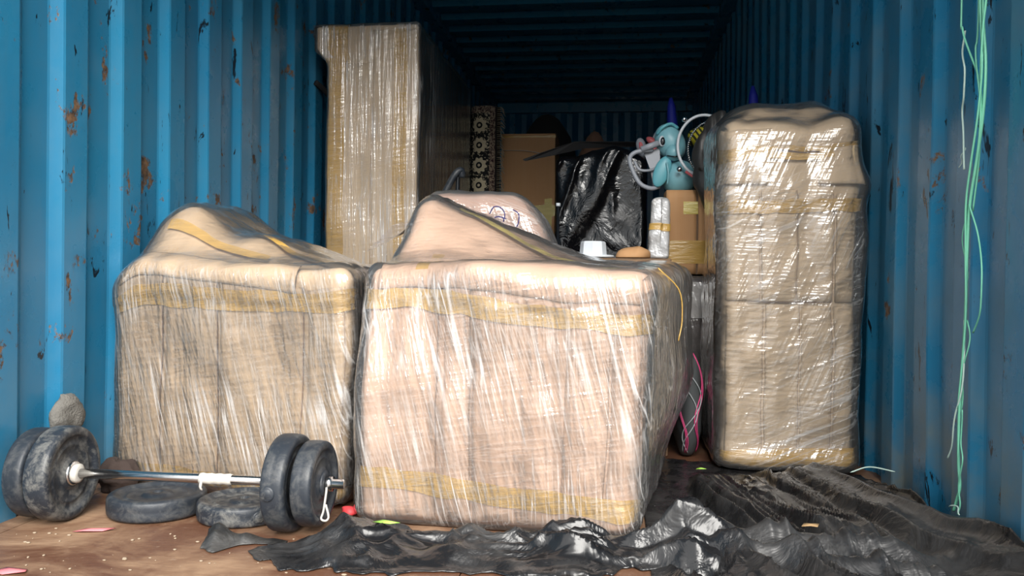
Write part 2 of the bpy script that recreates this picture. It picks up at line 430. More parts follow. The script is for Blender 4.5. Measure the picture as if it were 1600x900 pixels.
def side_profile(l0):
    """(y, inward) points of the corrugated side panel; inward = 0 at the recess, DEP at the proud flat"""
    k0 = math.floor((Y0 - l0) / PIT) - 1; pts = []
    k = k0
    while l0 + k * PIT < Y1 + PIT:
        y = l0 + k * PIT
        e = 0.0035
        pts += [(y - e, 0), (y + e, DEP * .1), (y + SLO - e, DEP * .9), (y + SLO + e, DEP), (y + SLO + AFL - e, DEP), (y + SLO + AFL + e, DEP * .9),
                (y + 2 * SLO + AFL - e, DEP * .1), (y + 2 * SLO + AFL + e, 0)]
        k += 1
    pts = [p for p in pts if Y0 - 0.02 <= p[0] <= Y1 + 0.02]
    return pts

def side_wall(name, sign, xin, l0, mat):
    pts = side_profile(l0); zs = np.linspace(0.0, 2.70, 28); V = []; F = []
    n = len(zs)
    for (y, d) in pts:
        for z in zs: V.append((xin - sign * (DEP - d) if True else 0, y, z))
    V = np.array(V)
    # small knocks in the sheet
    V[:, 0] += 0.004 * vn(V, 1.7, 5 + int(sign)) * (np.abs(V[:, 2] - 1.3) < 1.25)
    m = len(pts); F = grid_faces(m, n)
    if sign < 0: F = [f[::-1] for f in F]
    # outer skin, 6 mm further out, closes the panel
    Vo = V.copy(); Vo[:, 0] -= sign * 0.006
    F2 = [tuple(i + len(V) for i in f[::-1]) for f in F]
    rim = []
    for k in range(m - 1):
        for j in (0, n - 1): rim.append((k * n + j, (k + 1) * n + j, (k + 1) * n + j + len(V), k * n + j + len(V)))
    o = obj(name, np.vstack([V, Vo]), F + F2 + rim, mat, smooth=False)
    return tag(o, kind='structure')

side_wall('wall_left', 1, 0.0, 2.0890, M['blue_l'])
side_wall('wall_right', -1, W, 2.0605, M['blue_r'])

# roof: pressed ribs across
RP = 0.3244; r1 = 6.2742
rp = []
k = -17
while r1 + k * RP < Y1 + 0.3:
    y = r1 + k * RP; e = 0.005
    rp += [(y - .02 - e, .040), (y - .02 + e, .038), (y + .02 - e, .002), (y + .02 + e, 0), (y + .14 - e, 0), (y + .14 + e, .002), (y + .18 - e, .038), (y + .18 + e, .040)]
    k += 1
rp = [p for p in rp if Y0 - .05 < p[0] < Y1 + .05]
xs = np.linspace(0.075, W - 0.075, 10)
Vr = np.array([(x, y, HR - 0.012 + d) for (y, d) in rp for x in xs])
Fr = [f[::-1] for f in grid_faces(len(rp), len(xs))]
Vo = Vr.copy(); Vo[:, 2] += 0.012
tag(obj('ceiling', *join((Vr, Fr), (Vo, [f[::-1] for f in Fr]), box((-.06, Y0 - .05, HR + .045), (W + .06, Y1 + .06, HR + .06))), M['blue_c'], smooth=False), kind='structure')
for nm, x0, x1 in (('trim_1', -0.06, 0.08), ('trim_2', W - 0.08, W + 0.06)):
    tag(obj(nm, *join(box((x0, Y0 - .05, 2.66), (x1, Y1 + .06, HR + .035))), M['blue_c'], smooth=False), kind='structure')
tag(obj('trim_3', *box((-.06, Y0 - .1, 2.60), (W + .06, Y0 + .03, HR + .05)), M['blue_c'], smooth=False), kind='structure')   # header over the opening
tag(obj('trim_4', *box((0, Y1 - .10, 2.60), (W, Y1 + .02, HR - .012)), M['blue_c'], smooth=False), kind='structure')            # rail over the end wall
# end wall
ep = []; x = -0.05
while x < W + .1:
    ep += [(x, 0), (x + .062, 0), (x + .070, .004), (x + .128, .036), (x + .136, .04), (x + .198, .04), (x + .206, .036), (x + .264, .004)]; x += .272
zs = np.linspace(0, 2.66, 6)
Ve = np.array([(px, Y1 - 0.045 + d, z) for (px, d) in ep for z in zs])
tag(obj('wall_back', *join((Ve, grid_faces(len(ep), len(zs))), box((-.06, Y1 + .03, -.02), (W + .06, Y1 + .05, HR + .04))), M['blue_c'], smooth=False), kind='structure')
# floor: steel underframe with plywood panels screwed on
fl = obj('floor', *join(box((-.06, Y0 - .06, -.16), (W + .06, Y1 + .06, -.030)), box((-.06, Y0 - .06, -.03), (W + .06, Y0, -.002))), M['blue_c'], smooth=False)
tag(fl, kind='structure')
yb = [Y0 + .004, 3.42, 5.86, 8.30, Y1 - .05]
panel_xs = [(-.03, 0.058), (0.061, 1.198), (1.201, W + .03)]
for (xa, xb) in panel_xs:
    for k in range(4):
        b = 0.003
        V, F = box((xa, yb[k] + .0015, -.0295), (xb, yb[k + 1] - .0015, 0.0))
        obj('plywood_panel', V, F, M['floor'], fl, smooth=False)
# yard outside
tag(obj('ground', [(-40, -60, -1.15), (40, -60, -1.15), (40, 30, -1.15), (-40, 30, -1.15)], [(0, 1, 2, 3)], M['ground'], smooth=False), kind='structure')

# ------------------------------------------------------------------ wrapped packages
def card_sheets(B, P, specs, mat):
    for (s0, s1, t0, t1, off) in specs:
        V, F = B.patch((s0, s1), (t0, t1), off, (max(6, int(abs(s1 - s0) * 22)), max(6, int(abs(t1 - t0) * 22))))
        o = obj('cardboard_sheet', V, F, mat, P, solid=0.003)
        V, F = B.patch((s1 - .0035, s1 + .0035), (t0, t1), off + .0022, (3, 16)); obj('cut_edge_shade', V, F, M['edge'], P)  # dark strip along the cut edge paints in the seam's shade

# --- centre package
def def_c(X):
    x, y, z = X[:, 0].copy(), X[:, 1].copy(), X[:, 2].copy()
    w = sm(z, .40, .66)
    fx = np.clip((1.36 - x) / .42, 0, 1) ** 1.0 * sm(x, .78, .92)
    dz = .205 * sm(y, 2.22, 2.66) * fx + .020 * sm(y, 2.2, 2.7) + .01 * sm(x, 1.3, 1.55)
    dz += .018 * np.sin((x - .8) * 5.2) * (1 - fx) - .012 * sm(x, 1.05, 1.3)
    X[:, 2] = z + w * dz
    X[:, 0] = x + .21 * np.clip(y - 2.05, 0, 1) * sm(x, 1.0, 1.56) * (.65 + .35 * sm(z, .05, .35)) + .035 * sm(z, .1, .6) * sm(x, 1.2, 1.56) + .01 * np.sin(z * 9) * sm(x, 1.4, 1.56)
    X[:, 1] = y - .035 * sm(x, .9, 1.55) * sm(-y, -2.6, -2.05) + .10 * sm(z, .3, .75) * sm(-x, -1.25, -.85) * sm(-y, -2.6, -2.05)
    n1 = fbm(X, 5.0, 11); n2 = ridge(X * np.array([9, 9, 1.2]), 1.0, 12)
    X[:, 1] += .007 * n1 + .004 * n2 * (np.abs(z - .3) < .26)
    X[:, 0] += .006 * fbm(X, 5.0, 21)
    X[:, 2] += .010 * fbm(X, 6.0, 31) * w
    return X
BC = RBox((.868, 2.045, .004), (1.565, 2.84, .655), .042, deform=def_c)
PC = thing('wrapped_box', 'large rosy cardboard package in stretch film, closest to the opening, beside the barbell', 'package', (1.21, 2.4, 0))
obj('cardboard_body', *BC.shell((44, 40, 40)), M['card_pink'], PC)
card_sheets(BC, PC, [(-.98, -.42, -.97, .92, .003), (-.36, -.16, -.97, .90, .006), (-.14, .52, -.97, .88, .0035), (.50, .78, -.97, .86, .007), (.80, 1.22, -.97, .90, .004),
                     (1.30, 1.75, -.97, .85, .004)], M['card_pink'])
V, F = BC.patch((-.9, .97), (.80, 1.16), .011, (60, 12), tilt=-.03); obj('top_flap', V, F, M['card_pink'], PC, solid=.003)
for (sr, tr, tl, jg) in (((-1.25, 1.45), (.60, .76), -.075, .02), ((-1.25, 1.35), (-.79, -.63), -.085, .02)):
    V, F = BC.patch(sr, tr, .013, (80, 8), tilt=tl, jag=jg); obj('packing_tape', V, F, M['tape'], PC)
V, F = BC.patch((-.62, -.52), (.98, 1.75), .013, (5, 26)); obj('packing_tape', V, F, M['tape'], PC)
V, F = BC.patch((-.95, .0), (1.14, 1.22), .0135, (26, 5)); obj('packing_tape', V, F, M['tape'], PC)
V, F = BC.patch((-.55, .80), (2.36, 2.46), .0145, (50, 5), tilt=-.62); obj('packing_tape', V, F, M['tape_yel'], PC)
def off_c(Q):
    o = .017 + .003 * vn(Q * np.array([6, 6, 2]), 1.0, 77)
    side = (Q[:, 0] > .6)
    o = o + side * (.018 * np.exp(-((Q[:, 2] + .05) / .45) ** 2) * sm(Q[:, 1], -1, -.3))
    return o
obj('stretch_film', *BC.shell((60, 50, 50), off_c, bottom=False), M['film_c'], PC)
# drooping tape end on the right side
V, F = tube(smooth_path([(1.63, 2.30, .66), (1.69, 2.34, .60), (1.70, 2.35, .52), (1.69, 2.34, .46)], 14), .0022, 5); obj('tape_tail', V, F, M['tape'], PC)

# --- left package
def def_l(X):
    x, y, z = X[:, 0].copy(), X[:, 1].copy(), X[:, 2].copy()
    w = sm(z, .42, .65)
    y = y + .21 * (.815 - x); X[:, 1] = y; v = y - .21 * (.815 - x)
    lump = .185 * sm(v, 2.16, 2.42) * sm(x, -.06, .09) * (1 - .55 * sm(x, .14, .36) - .45 * sm(x, .40, .78))
    X[:, 2] = z + w * lump - .045 * w * (1 - sm(x, .02, .14)) + .012 * w * np.sin(x * 7)
    n1 = fbm(X, 5.0, 41); n2 = ridge(X * np.array([9, 9, 1.1]), 1.0, 42)
    X[:, 1] += .006 * n1 + .0045 * n2 * (np.abs(z - .3) < .26)
    X[:, 0] += .005 * fbm(X, 5.0, 51) + .008 * sm(z, .1, .5) * sm(x, .6, .8)
    X[:, 2] += .010 * fbm(X, 6.0, 61) * w
    return X
BL = RBox((.028, 2.145, .004), (.800, 2.80, .655), .045, deform=def_l)
PL = thing('wrapped_box', 'tan cardboard package in stretch film against the wall, behind the barbell and its plates', 'package', (.42, 2.55, 0))
obj('cardboard_body', *BL.shell((44, 40, 40)), M['card'], PL)
card_sheets(BL, PL, [(-.98, -.54, -.97, .93, .004), (-.50, -.02, -.97, .90, .0055), (.0, .66, -.97, .86, .003), (.70, .98, -.97, .84, .006)], M['card'])
V, F = BL.patch((-.92, .6), (.84, 1.15), .010, (50, 12), tilt=-.05); obj('top_flap', V, F, M['card'], PL, solid=.003)
V, F = BL.patch((-1.2, 1.15), (.62, .80), .012, (70, 8), tilt=.012, jag=.02); obj('packing_tape', V, F, M['tape'], PL)
V, F = BL.patch((-1.2, 1.15), (-.95, -.80), .012, (70, 8), tilt=-.03, jag=.02); obj('packing_tape', V, F, M['tape'], PL)
V, F = BL.patch((-.75, .25), (1.34, 1.44), .013, (30, 5), tilt=-.14); obj('packing_tape', V, F, M['tape'], PL)
V, F = BL.patch((.02, .9), (1.75, 1.84), .014, (30, 5), tilt=-.55); obj('packing_tape', V, F, M['tape'], PL)
obj('stretch_film', *BL.shell((60, 50, 50), lambda Q: .016 + .003 * vn(Q * np.array([6, 6, 2]), 1.0, 78), bottom=False), M['film'], PL)

# --- right tall package
def def_r(X):
    x, y, z = X[:, 0].copy(), X[:, 1].copy(), X[:, 2].copy()
    w = sm(z, .95, 1.13)
    cx = np.abs(x - 2.075) / .215
    X[:, 2] = z + w * (.10 * sm(y, 2.80, 3.05) * (1 - .45 * sm(cx, .5, 1.0)) + .006 * np.sin(x * 16 + 1)) + .02 * w * sm(x, 2.1, 2.28)
    X[:, 0] = x + .016 * np.exp(-((z - .95) / .05) ** 2) * sm(x, 2.2, 2.29)
    X[:, 1] = y - .012 * sm(-z, -.12, -.02) + .02 * sm(z, .9, 1.1)
    n1 = fbm(X, 5.0, 71); n2 = ridge(X * np.array([10, 10, .9]), 1.0, 72)
    X[:, 1] += .005 * n1 + .004 * n2
    X[:, 0] += .005 * fbm(X, 5.0, 81)
    X[:, 2] += .010 * fbm(X, 7.0, 91) * w
    return X
BR = RBox((1.862, 2.80, .012), (2.288, 3.25, 1.14), .045, deform=def_r)
PR = thing('wrapped_box', 'tall pale cardboard package standing on black plastic sheeting, its film catching bright glare', 'package', (2.075, 3.05, 0))
obj('cardboard_body', *BR.shell((26, 26, 50)), M['card_light'], PR)
card_sheets(BR, PR, [(-.97, -.40, -.97, -.05, .003), (-.36, .14, -.97, -.04, .005), (.17, .62, -.97, -.05, .003), (.66, .97, -.97, -.05, .005),
                     (-.97, -.45, -.02, .60, .006), (-.42, .1, -.03, .62, .008), (.12, .64, -.02, .60, .006), (.68, .97, -.02, .6, .008)], M['card_light'])
V, F = BR.patch((-1.2, -.28), (.655, .97), .012, (20, 12)); obj('top_flap', V, F, M['card_light'], PR, solid=.003)
V, F = BR.patch((.42, 1.22), (.655, .86), np.repeat(np.linspace(.012, .019, 22), 12), (22, 12)); obj('top_flap', V, F, M['card_light'], PR, solid=.003)
V, F = BR.patch((-.97, .97), (.86, 1.3), .010, (30, 14)); obj('top_flap', V, F, M['card_light'], PR, solid=.003)
for (tr, tl) in (((.80, .875), .01), ((.49, .565), .01), ((-.965, -.87), .02)):
    V, F = BR.patch((-1.2, 1.2), tr, .0155, (44, 6), tilt=tl, jag=.008); obj('packing_tape', V, F, M['tape'], PR)
V, F = BR.patch((-.18, .44), (.842, .852), .0165, (24, 4), jag=.006); obj('torn_edge', V, F, M['crack'], PR)
V, F = BR.patch((-.62, .62), (-.028, -.022), .0125, (30, 3), jag=.003); obj('board_joint', V, F, M['crack'], PR)
obj('stretch_film', *BR.shell((40, 30, 70), lambda Q: .021 + .004 * vn(Q * np.array([5, 5, 6]), 1.0, 79) + .02 * (Q[:, 0] > .95) * np.exp(-((Q[:, 2] - .3) / .5) ** 2), bottom=False), M['film_r'], PR)

# --- tall package against the left wall
def def_w(X):
    x, y, z = X[:, 0].copy(), X[:, 1].copy(), X[:, 2].copy()
    X[:, 0] = x - .062 * sm(z, 1.66, 1.73) * sm(-x, -.3, -.1) + .005 * fbm(X, 4.0, 5)
    X[:, 1] += .005 * fbm(X, 4.0, 6) + .003 * ridge(X * np.array([9, 9, 1]), 1.0, 7)
    return X
BW = RBox((.115, 3.90, .004), (.560, 5.28, 1.842), .014, deform=def_w)
PW = thing('wrapped_wardrobe', 'tallest package, cardboard under film with an overhanging top ledge, near the blue wall', 'package', (.34, 4.6, 0))
obj('cardboard_body', *BW.shell((16, 30, 60)), M['card_light'], PW)
card_sheets(BW, PW, [(-.96, -.02, -.97, .80, .003), (.01, .96, -.97, .97, .004)], M['card_light'])
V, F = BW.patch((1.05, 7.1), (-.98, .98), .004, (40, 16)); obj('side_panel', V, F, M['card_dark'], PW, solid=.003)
V, F = BW.patch((-.99, -.62), (-.98, .83), .008, (6, 40)); obj('packing_tape', V, F, M['tape'], PW)
V, F = BW.patch((-.80, -.48), (.80, 1.3), .008, (6, 20)); obj('packing_tape', V, F, M['tape'], PW)
V, F = BW.patch((.48, .78), (-.98, 1.25), .009, (6, 40)); obj('packing_tape', V, F, M['tape'], PW)
obj('stretch_film', *BW.shell((24, 40, 70), lambda Q: .013 + .002 * vn(Q * np.array([4, 6, 4]), 1.0, 80), bottom=False), M['film_w'], PW)

# --- rounded film bundle behind the centre package
def def_d(X):
    x, y, z = X[:, 0].copy(), X[:, 1].copy(), X[:, 2].copy()
    w = sm(z, .3, .9)
    X[:, 2] = z - w * (.30 * sm(x, 1.08, 1.40) ** 1.5 + .10 * (1 - sm(x, .72, .84)))
    X += .010 * np.stack([fbm(X, 6, 1), fbm(X, 6, 2), fbm(X, 6, 3)], 1)
    return X
BD = RBox((.74, 3.02, .004), (1.315, 3.42, .945), .09, deform=def_d)
PD = thing('wrapped_bundle', 'rounded bundle in ridged film with blue ink scribble, behind the largest rosy package', 'package', (1.04, 3.2, 0))
obj('bundle_body', *BD.shell((30, 20, 30)), M['card_pink'], PD)
obj('stretch_film', *BD.shell((44, 30, 40), lambda Q: .012 + .004 * vn(Q * 5, 1.0, 81), bottom=False), M['film_tent'], PD)
ink = []
for path in ([(1.06, .86), (1.075, .885), (1.10, .882), (1.115, .86), (1.11, .83)], [(1.145, .875), (1.165, .86), (1.165, .83), (1.155, .805)], [(1.03, .845), (1.06, .838), (1.09, .85), (1.12, .842)]):
    P = smooth_path([(a, 2.97, b) for a, b in path], 14)
    ink.append(tube(P, .0022, 5))
obj('ink_scribble', *join(*ink), M['ink'], PD)

# film sagging between the packages at the left
def tent(name, c00, c10, c01, c11, sag, n=(30, 20), seed=1):
    V = []
    for i in range(n[0]):
        for j in range(n[1]):
            u, v = i / (n[0] - 1), j / (n[1] - 1)
            p = (np.array(c00) * (1 - u) * (1 - v) + np.array(c10) * u * (1 - v) + np.array(c01) * (1 - u) * v + np.array(c11) * u * v)
            p[2] -= sag * math.sin(PI * u) * (0.5 + .5 * math.sin(PI * v)); V.append(p)
    V = np.array(V); V[:, 2] += .008 * ridge(V * np.array([4, 14, 4]), 1.5, seed)
    return V, grid_faces(*n)
V, F = tent('x', (.60, 2.98, .72), (.80, 2.985, .84), (.60, 3.35, .84), (.78, 3.36, .90), .02)
obj('loose_film', V, F, M['film_tent'], PD)

# ------------------------------------------------------------------ barbell and plates
def plate_mesh(R, T, hub=0.035, hole=0.0135):
    h = T / 2
    side = [(hole, .92), (hub * .62, .92), (hub, .86), (hub * 1.12, .70), (hub * 1.2, .66), (R * .56, .66), (R * .58, .72), (R * .62, .72), (R * .64, .66), (R * .72, .68), (R * .775, .80), (R * .80, .94),
            (R * .83, 1.0), (R * .90, 1.0), (R * .935, .97), (R * .972, .86), (R * .990, .70), (R * .994, .45), (R, .12)]
    prof = [(r, -k * h) for r, k in side] + [(R * .994, 0)] + [(r, k * h) for r, k in side[::-1]] + [(hole, -h * .92)]
    return lathe(prof, 64)

def place(VF, Rm, loc):
    V, F = VF; return np.asarray(V) @ np.array(Rm).T + np.array(loc), F

AX = np.array(Matrix.Rotation(PI / 2, 3, 'Y'))       # z axis -> x axis
def axis_rot(yaw): return np.array(Matrix.Rotation(yaw, 3, 'Z')) @ AX

bar_yaw = 0.012
PB = thing('barbell', 'short barbell loaded with black plates lying before the tan package by the wall', 'barbell', (.48, 1.955, 0))
BZ = .1195
def on_bar(x): return np.array([x, 1.950 + (x - .18) * bar_yaw, BZ])
V, F = tube([on_bar(.055), on_bar(.40), on_bar(.866)], .0120, 16); bar = obj('bar', V, F, M['chrome'], PB)
wr = []
wp = np.array([on_bar(x) for x in np.linspace(.497, .580, 12)]); wr.append(tube(wp, 0.0138 + .0009 * np.sin(np.arange(12) * 2.1), 14))
wr.append(tube(smooth_path([on_bar(.507) + (0, -.015, -.004), on_bar(.506) + (0, -.017, -.018), on_bar(.510) + (0, -.015, -.026)], 8), [.003, .004, .004, .004, .003, .003, .002, .001], 6))
obj('tape_wrap', *join(*wr), M['white_tape'], PB)
for (x, R, T, mt, tilt, nm) in ((.066, .112, .052, 'rubber', .02, 0), (.131, .119, .062, 'rubber_dusty', .015, 1), (.727, .1185, .058, 'rubber', -.01, 2), (.792, .104, .052, 'rubber', -.02, 3)):
    c = on_bar(x); c[2] = R + .0008 if R > .118 else BZ - (.0 if R > .11 else .0)
    p = obj('weight_plate', *place(plate_mesh(R, T), axis_rot(bar_yaw + tilt), c), M[mt], PB)
    if nm in (1, 3):
        V, F = lathe([(.013, -.004), (.030, -.003), (.032, .002), (.028, .006), (.018, .007), (.013, .006)], 24)
        obj('hub', *place((V, F), axis_rot(bar_yaw), c + np.array([T * .44, 0, BZ - c[2]])), M['chrome' if nm == 1 else 'rubber'], p)
    if nm == 2:   # filler patch and plug on the rim
        ang = math.radians(188)
        plug, pf = lathe([(.0, .004), (.010, .004), (.0125, .0015), (.0165, .0025), (.018, -.002)], 20)
        Rm = np.array(Matrix.Rotation(-PI / 2 - .12, 3, 'X'))
        V, F = place((plug, pf), np.array(Matrix.Rotation(PI / 2 - .05, 3, 'X')), c + np.array([-.006, -R - .0005, .0]))
        obj('filler_plug', V, F, M['rubber_dusty'], p)
V, F = tube([on_bar(.158), on_bar(.174), on_bar(.178)], [.024, .024, .017], 20); obj('collar', V, F, M['white_tape'], PB)
V, F = tube([on_bar(.819), on_bar(.838)], .0185, 20); obj('collar', V, F, M['chrome'], PB)
cp = smooth_path([on_bar(.828) + (0, -.018, -.005), (.828, 1.936, .100), (.824, 1.930, .060), (.820, 1.926, .042), (.832, 1.925, .038), (.838, 1.927, .048), (.829, 1.932, .075)], 34)
V, F = tube(cp, .0028, 8); obj('spring_clip', V, F, M['white_tape'], PB)

def loose_plate(label, loc, R, T, tilt, mt, rz):
    p = obj('weight_plate', *place(plate_mesh(R, T), np.array(Matrix.Rotation(rz, 3, 'Z')) @ np.array(Matrix.Rotation(tilt, 3, 'X')), loc), M[mt], origin=(loc[0], loc[1], 0))
    tag(p, label, 'weight plate', 'loose plates on the floor')
    return p
p = loose_plate('black weight plate lying flat, next to the upright plates at the wall', (.325, 2.055, .0285), .124, .054, .0, 'rubber', .3)
p = loose_plate('dusty black weight plate lying flat, half behind the upright plates with the wire clip', (.568, 2.050, .0265), .118, .050, .0, 'rubber_dusty', 1.2)
plug, pf = lathe([(.0, .003), (.009, .003), (.011, .001), (.014, .002), (.015, -.002)], 18)
V, F = place((plug, pf), np.array(Matrix.Rotation(.72, 3, 'Z')) @ np.array(Matrix.Rotation(PI / 2, 3, 'X')), (.568 + .118 * math.sin(.72), 2.050 - .118 * math.cos(.72), .026))
obj('filler_plug', V, F, M['rubber_dusty'], p)

# ------------------------------------------------------------------ black plastic sheeting
def loft(lower, upper, n, height, seed=3):
    """a sheet between two floor outlines, lifted into folds"""
    A = smooth_path([(a, b, 0) for a, b in lower], n[0]); B = smooth_path([(a, b, 0) for a, b in upper], n[0])
    V = np.array([A[i] * (1 - j / (n[1] - 1)) + B[i] * (j / (n[1] - 1)) for i in range(n[0]) for j in range(n[1])])
    U = np.repeat(np.linspace(0, 1, n[0]), n[1]); T = np.tile(np.linspace(0, 1, n[1]), n[0])
    e = -.010 + .012 * vn(V, 22.0, seed) + .008 * vn(V, 50.0, seed + 1)
    e = np.where(T > .5, e, 2 * e)
    edge = 1 - np.minimum(1, 6 * np.minimum(T, 1 - T))
    V[:, 1] += e * edge
    V[:, 2] = np.maximum(.0025, height(V, U, T))
    return V, grid_faces(*n)

def h_right(V, U, T):
    x, y = V[:, 0], V[:, 1]
    s = x * .24 - y * .97; q = x * .97 + y * .24      # folds run from the tall package towards the near right corner
    warp = .05 * vn(V, 2.2, 5) + .012 * vn(V, 9, 6)
    Q = np.stack([(q + warp) * 13.0, s * .9, np.zeros_like(q)], 1)
    f1 = np.clip(ridge(Q, 1.0, 8), 0, 1) ** 1.5
    f2 = np.clip(ridge(Q * np.array([2.9, 1.3, 1]), 1.0, 9), 0, 1) ** 2.0
    near = 1 - sm(y, 1.9, 2.75)
    flat = sm(y, 2.64, 2.78)
    z = (.034 + .022 * near) * f1 + .016 * f2 + .006 * np.clip(ridge(V * np.array([1, 1, 0]), 16, 41), 0, 1) ** 2
    d = q - 2.70 - .03 * vn(V, 2.5, 2)
    z = z * (1 - .7 * np.exp(-(d / .09) ** 2) * sm(x, 1.9, 2.1)) + .062 * np.where(d < 0, np.exp(-(d / .09) ** 2), np.exp(-(d / .022) ** 2)) * (1 - flat) * sm(x, 1.8, 2.0)   # the long fold
    e = y - (2.02 - .26 * (x - 1.66)) + .03 * vn(V, 4, 19)                                                                  # bunched rolls near the opening
    z *= 1 - .6 * np.exp(-((e + .05) / .14) ** 2) * (1 - sm(x, 2.1, 2.3))
    z += sm(x, 1.62, 1.72) * (1 - sm(x, 2.1, 2.3)) * (.050 * np.exp(-(e / .040) ** 2) + .045 * np.exp(-((e + .13) / .035) ** 2))
    z *= np.where(y < 2.0, sm(x, 1.60, 1.68), 1)
    z += .06 * np.exp(-((x - 2.345) / .06) ** 2) * (1 - sm(y, 2.3, 2.75))                                              # turned up along the wall
    return (z + .004) * (1 - flat) + .006 * flat
V, F = loft([(1.60, 1.60), (1.85, 1.50), (2.1, 1.45), (2.325, 1.45)], [(1.60, 2.95), (1.86, 2.93), (2.1, 2.86), (2.325, 2.80)], (190, 220), h_right)
V[:, 0] = np.maximum(V[:, 0], 1.585 + .04 * np.clip(V[:, 1] - 2.05, 0, 1))
V[:, 2] = np.where((V[:, 1] > 2.0) & (V[:, 1] < 2.93), .0025 + (V[:, 2] - .0025) * sm(V[:, 0] - 1.665 - .14 * np.clip(V[:, 1] - 2.05, 0, 1), 0, .04), V[:, 2])
V[:, 0] = np.minimum(V[:, 0], 2.308)
SHEET_R = (V, F)

def h_front(V, U, T):
    x, y = V[:, 0], V[:, 1]
    hump = .065 * np.exp(-((x - 1.44) / .07) ** 2) + .095 * np.exp(-((x - 1.69) / .09) ** 2) + .022 * np.exp(-((x - .93) / .08) ** 2) + .016
    arch = np.sin(PI * np.clip(T, 0, 1)) ** .8
    Q = np.stack([x * 5.0 + y * 4, y * 16.0 - x * 3, np.zeros_like(x)], 1)
    r = np.clip(ridge(Q, 1.0, 15), 0, 1) ** 1.5; r2 = np.clip(ridge(Q * 2.3, 1.0, 16), 0, 1) ** 1.7
    return (.25 + .75 * sm(x, .78, .90)) * arch * (hump * (.5 + .5 * r) + .022 * r + .018 * r2 + .006 * vn(V, 30, 17)) + .003
V, F = loft([(.70, 1.80), (.83, 1.715), (1.03, 1.735), (1.31, 1.755), (1.45, 1.765), (1.52, 1.80), (1.60, 1.82), (1.70, 1.80), (1.86, 1.82)],
            [(.80, 1.83), (.90, 1.99), (1.06, 2.00), (1.25, 1.985), (1.36, 1.975), (1.45, 1.96), (1.55, 1.945), (1.68, 1.985), (1.84, 2.0)], (200, 60), h_front)
tag(obj('plastic_sheet', *join(SHEET_R, (V, F)), M['black'], solid=.0016, origin=(1.8, 2.1, 0)), 'wide crumpled black plastic sheet under the tall pale package, bunched along the largest package', 'plastic sheet')
def h_torn(V, U, T):
    r = np.clip(ridge(V * np.array([14, 22, 1]), 1.0, 25), 0, 1) ** 1.5
    return .003 + .018 * r * np.sin(PI * T) + .03 * np.exp(-((V[:, 0] - .60) / .025) ** 2) * np.sin(PI * T)
V, F = loft([(.585, 1.80), (.62, 1.79), (.66, 1.825), (.76, 1.845)], [(.565, 1.885), (.62, 1.88), (.66, 1.885), (.76, 1.872)], (60, 26), h_torn)
tag(obj('plastic_scrap', V, F, M['black_dull'], solid=.0016, origin=(.66, 1.86, 0)), 'small torn dull black plastic scrap under the upright plates with the wire clip', 'plastic scrap')

# ------------------------------------------------------------------ goods at the back
# rolled rug
def rug_mat():
    t = NT('oriental_rug'); c = t.n('TexCoord').outputs['Object']; s = t.n('SeparateXYZ', i={0: c})
    ang = t.math('ARCTAN2', s.outputs['X'], t.math('MULTIPLY', s.outputs['Y'], -1.0)); u = t.math('MULTIPLY', ang, .095); z = s.outputs['Z']
    uv = t.n('CombineXYZ', i={0: u, 1: z, 2: 0.0}).outputs[0]
    # column of beige flower heads
    fz = t.math('SUBTRACT', t.math('FRACT', t.math('DIVIDE', z, .130)), .5); fx = t.math('DIVIDE', t.math('ADD', u, .018), .130)
    r = t.math('SQRT', t.math('ADD', t.math('MULTIPLY', fz, fz), t.math('MULTIPLY', fx, fx)))
    a = t.math('ARCTAN2', fz, fx)
    pet = t.math('ADD', r, t.math('MULTIPLY', t.math('SINE', t.math('MULTIPLY', a, 9.0)), .045))
    ring = t.math('MULTIPLY', t.math('LESS_THAN', pet, .37), t.math('GREATER_THAN', r, .16))
    eye = t.math('LESS_THAN', r, .07)
    vine = t.ramp(t.noise(uv, 38, 3, .6, 1.5), [(.56, 0), (.59, 1)])
    vine = t.math('MULTIPLY', vine, t.math('GREATER_THAN', pet, .40))
    m = t.math('MAXIMUM', t.math('MAXIMUM', ring, eye), vine)
    field = t.mix(m, C(.006, .005, .006), t.mix(t.noise(uv, 90, 3), C(.44, .36, .22), C(.66, .58, .42)))
    bn = t.ramp(t.noise(uv, 75, 3, .6, 1.0), [(.46, 0), (.54, 1)])
    bord = t.mix(bn, C(.05, .022, .022), C(.36, .27, .19))
    top = t.math('GREATER_THAN', z, 1.705)
    isb = t.math('MAXIMUM', t.math('GREATER_THAN', u, .048), top)
    dark = t.math('GREATER_THAN', u, .088)
    col = t.mix(isb, field, bord); col = t.mix(dark, col, C(.012, .007, .007))
    return t.done(t.pbr(col, .9, t.bump(t.noise(uv, 220, 2), .5, .004)))
M['rug'] = rug_mat()
rg = thing('rolled_rug', 'rolled black and beige flowered rug standing beside the tallest package', 'rug', (.635, 5.44, 0))
V = []; n = 120
for k in range(n):
    t = k / (n - 1) * 2 * PI * 2.3; rr = .050 + .0036 * t
    for z in np.linspace(0, 1.752, 30): V.append((.635 + rr * math.sin(t) * 1.0, 5.44 - rr * math.cos(t), z))
obj('rug_roll', V, grid_faces(n, 30), M['rug'], rg, solid=.006)
fr = []
for k in range(60):
    z = .95 + k * .0135; x0 = .635 + .094
    L = .035 + .02 * random.random(); 
    fr.append(tube([(x0 - .01, 5.40, z), (x0 + L * .6, 5.385, z - .004 + .008 * random.random()), (x0 + L, 5.38, z - .02 - .02 * random.random())], [.004, .0035, .002], 4))
o = obj('fringe', *join(*fr), plain('beige_fringe', C(.30, .26, .19), .9), rg); o['kind'] = 'stuff'

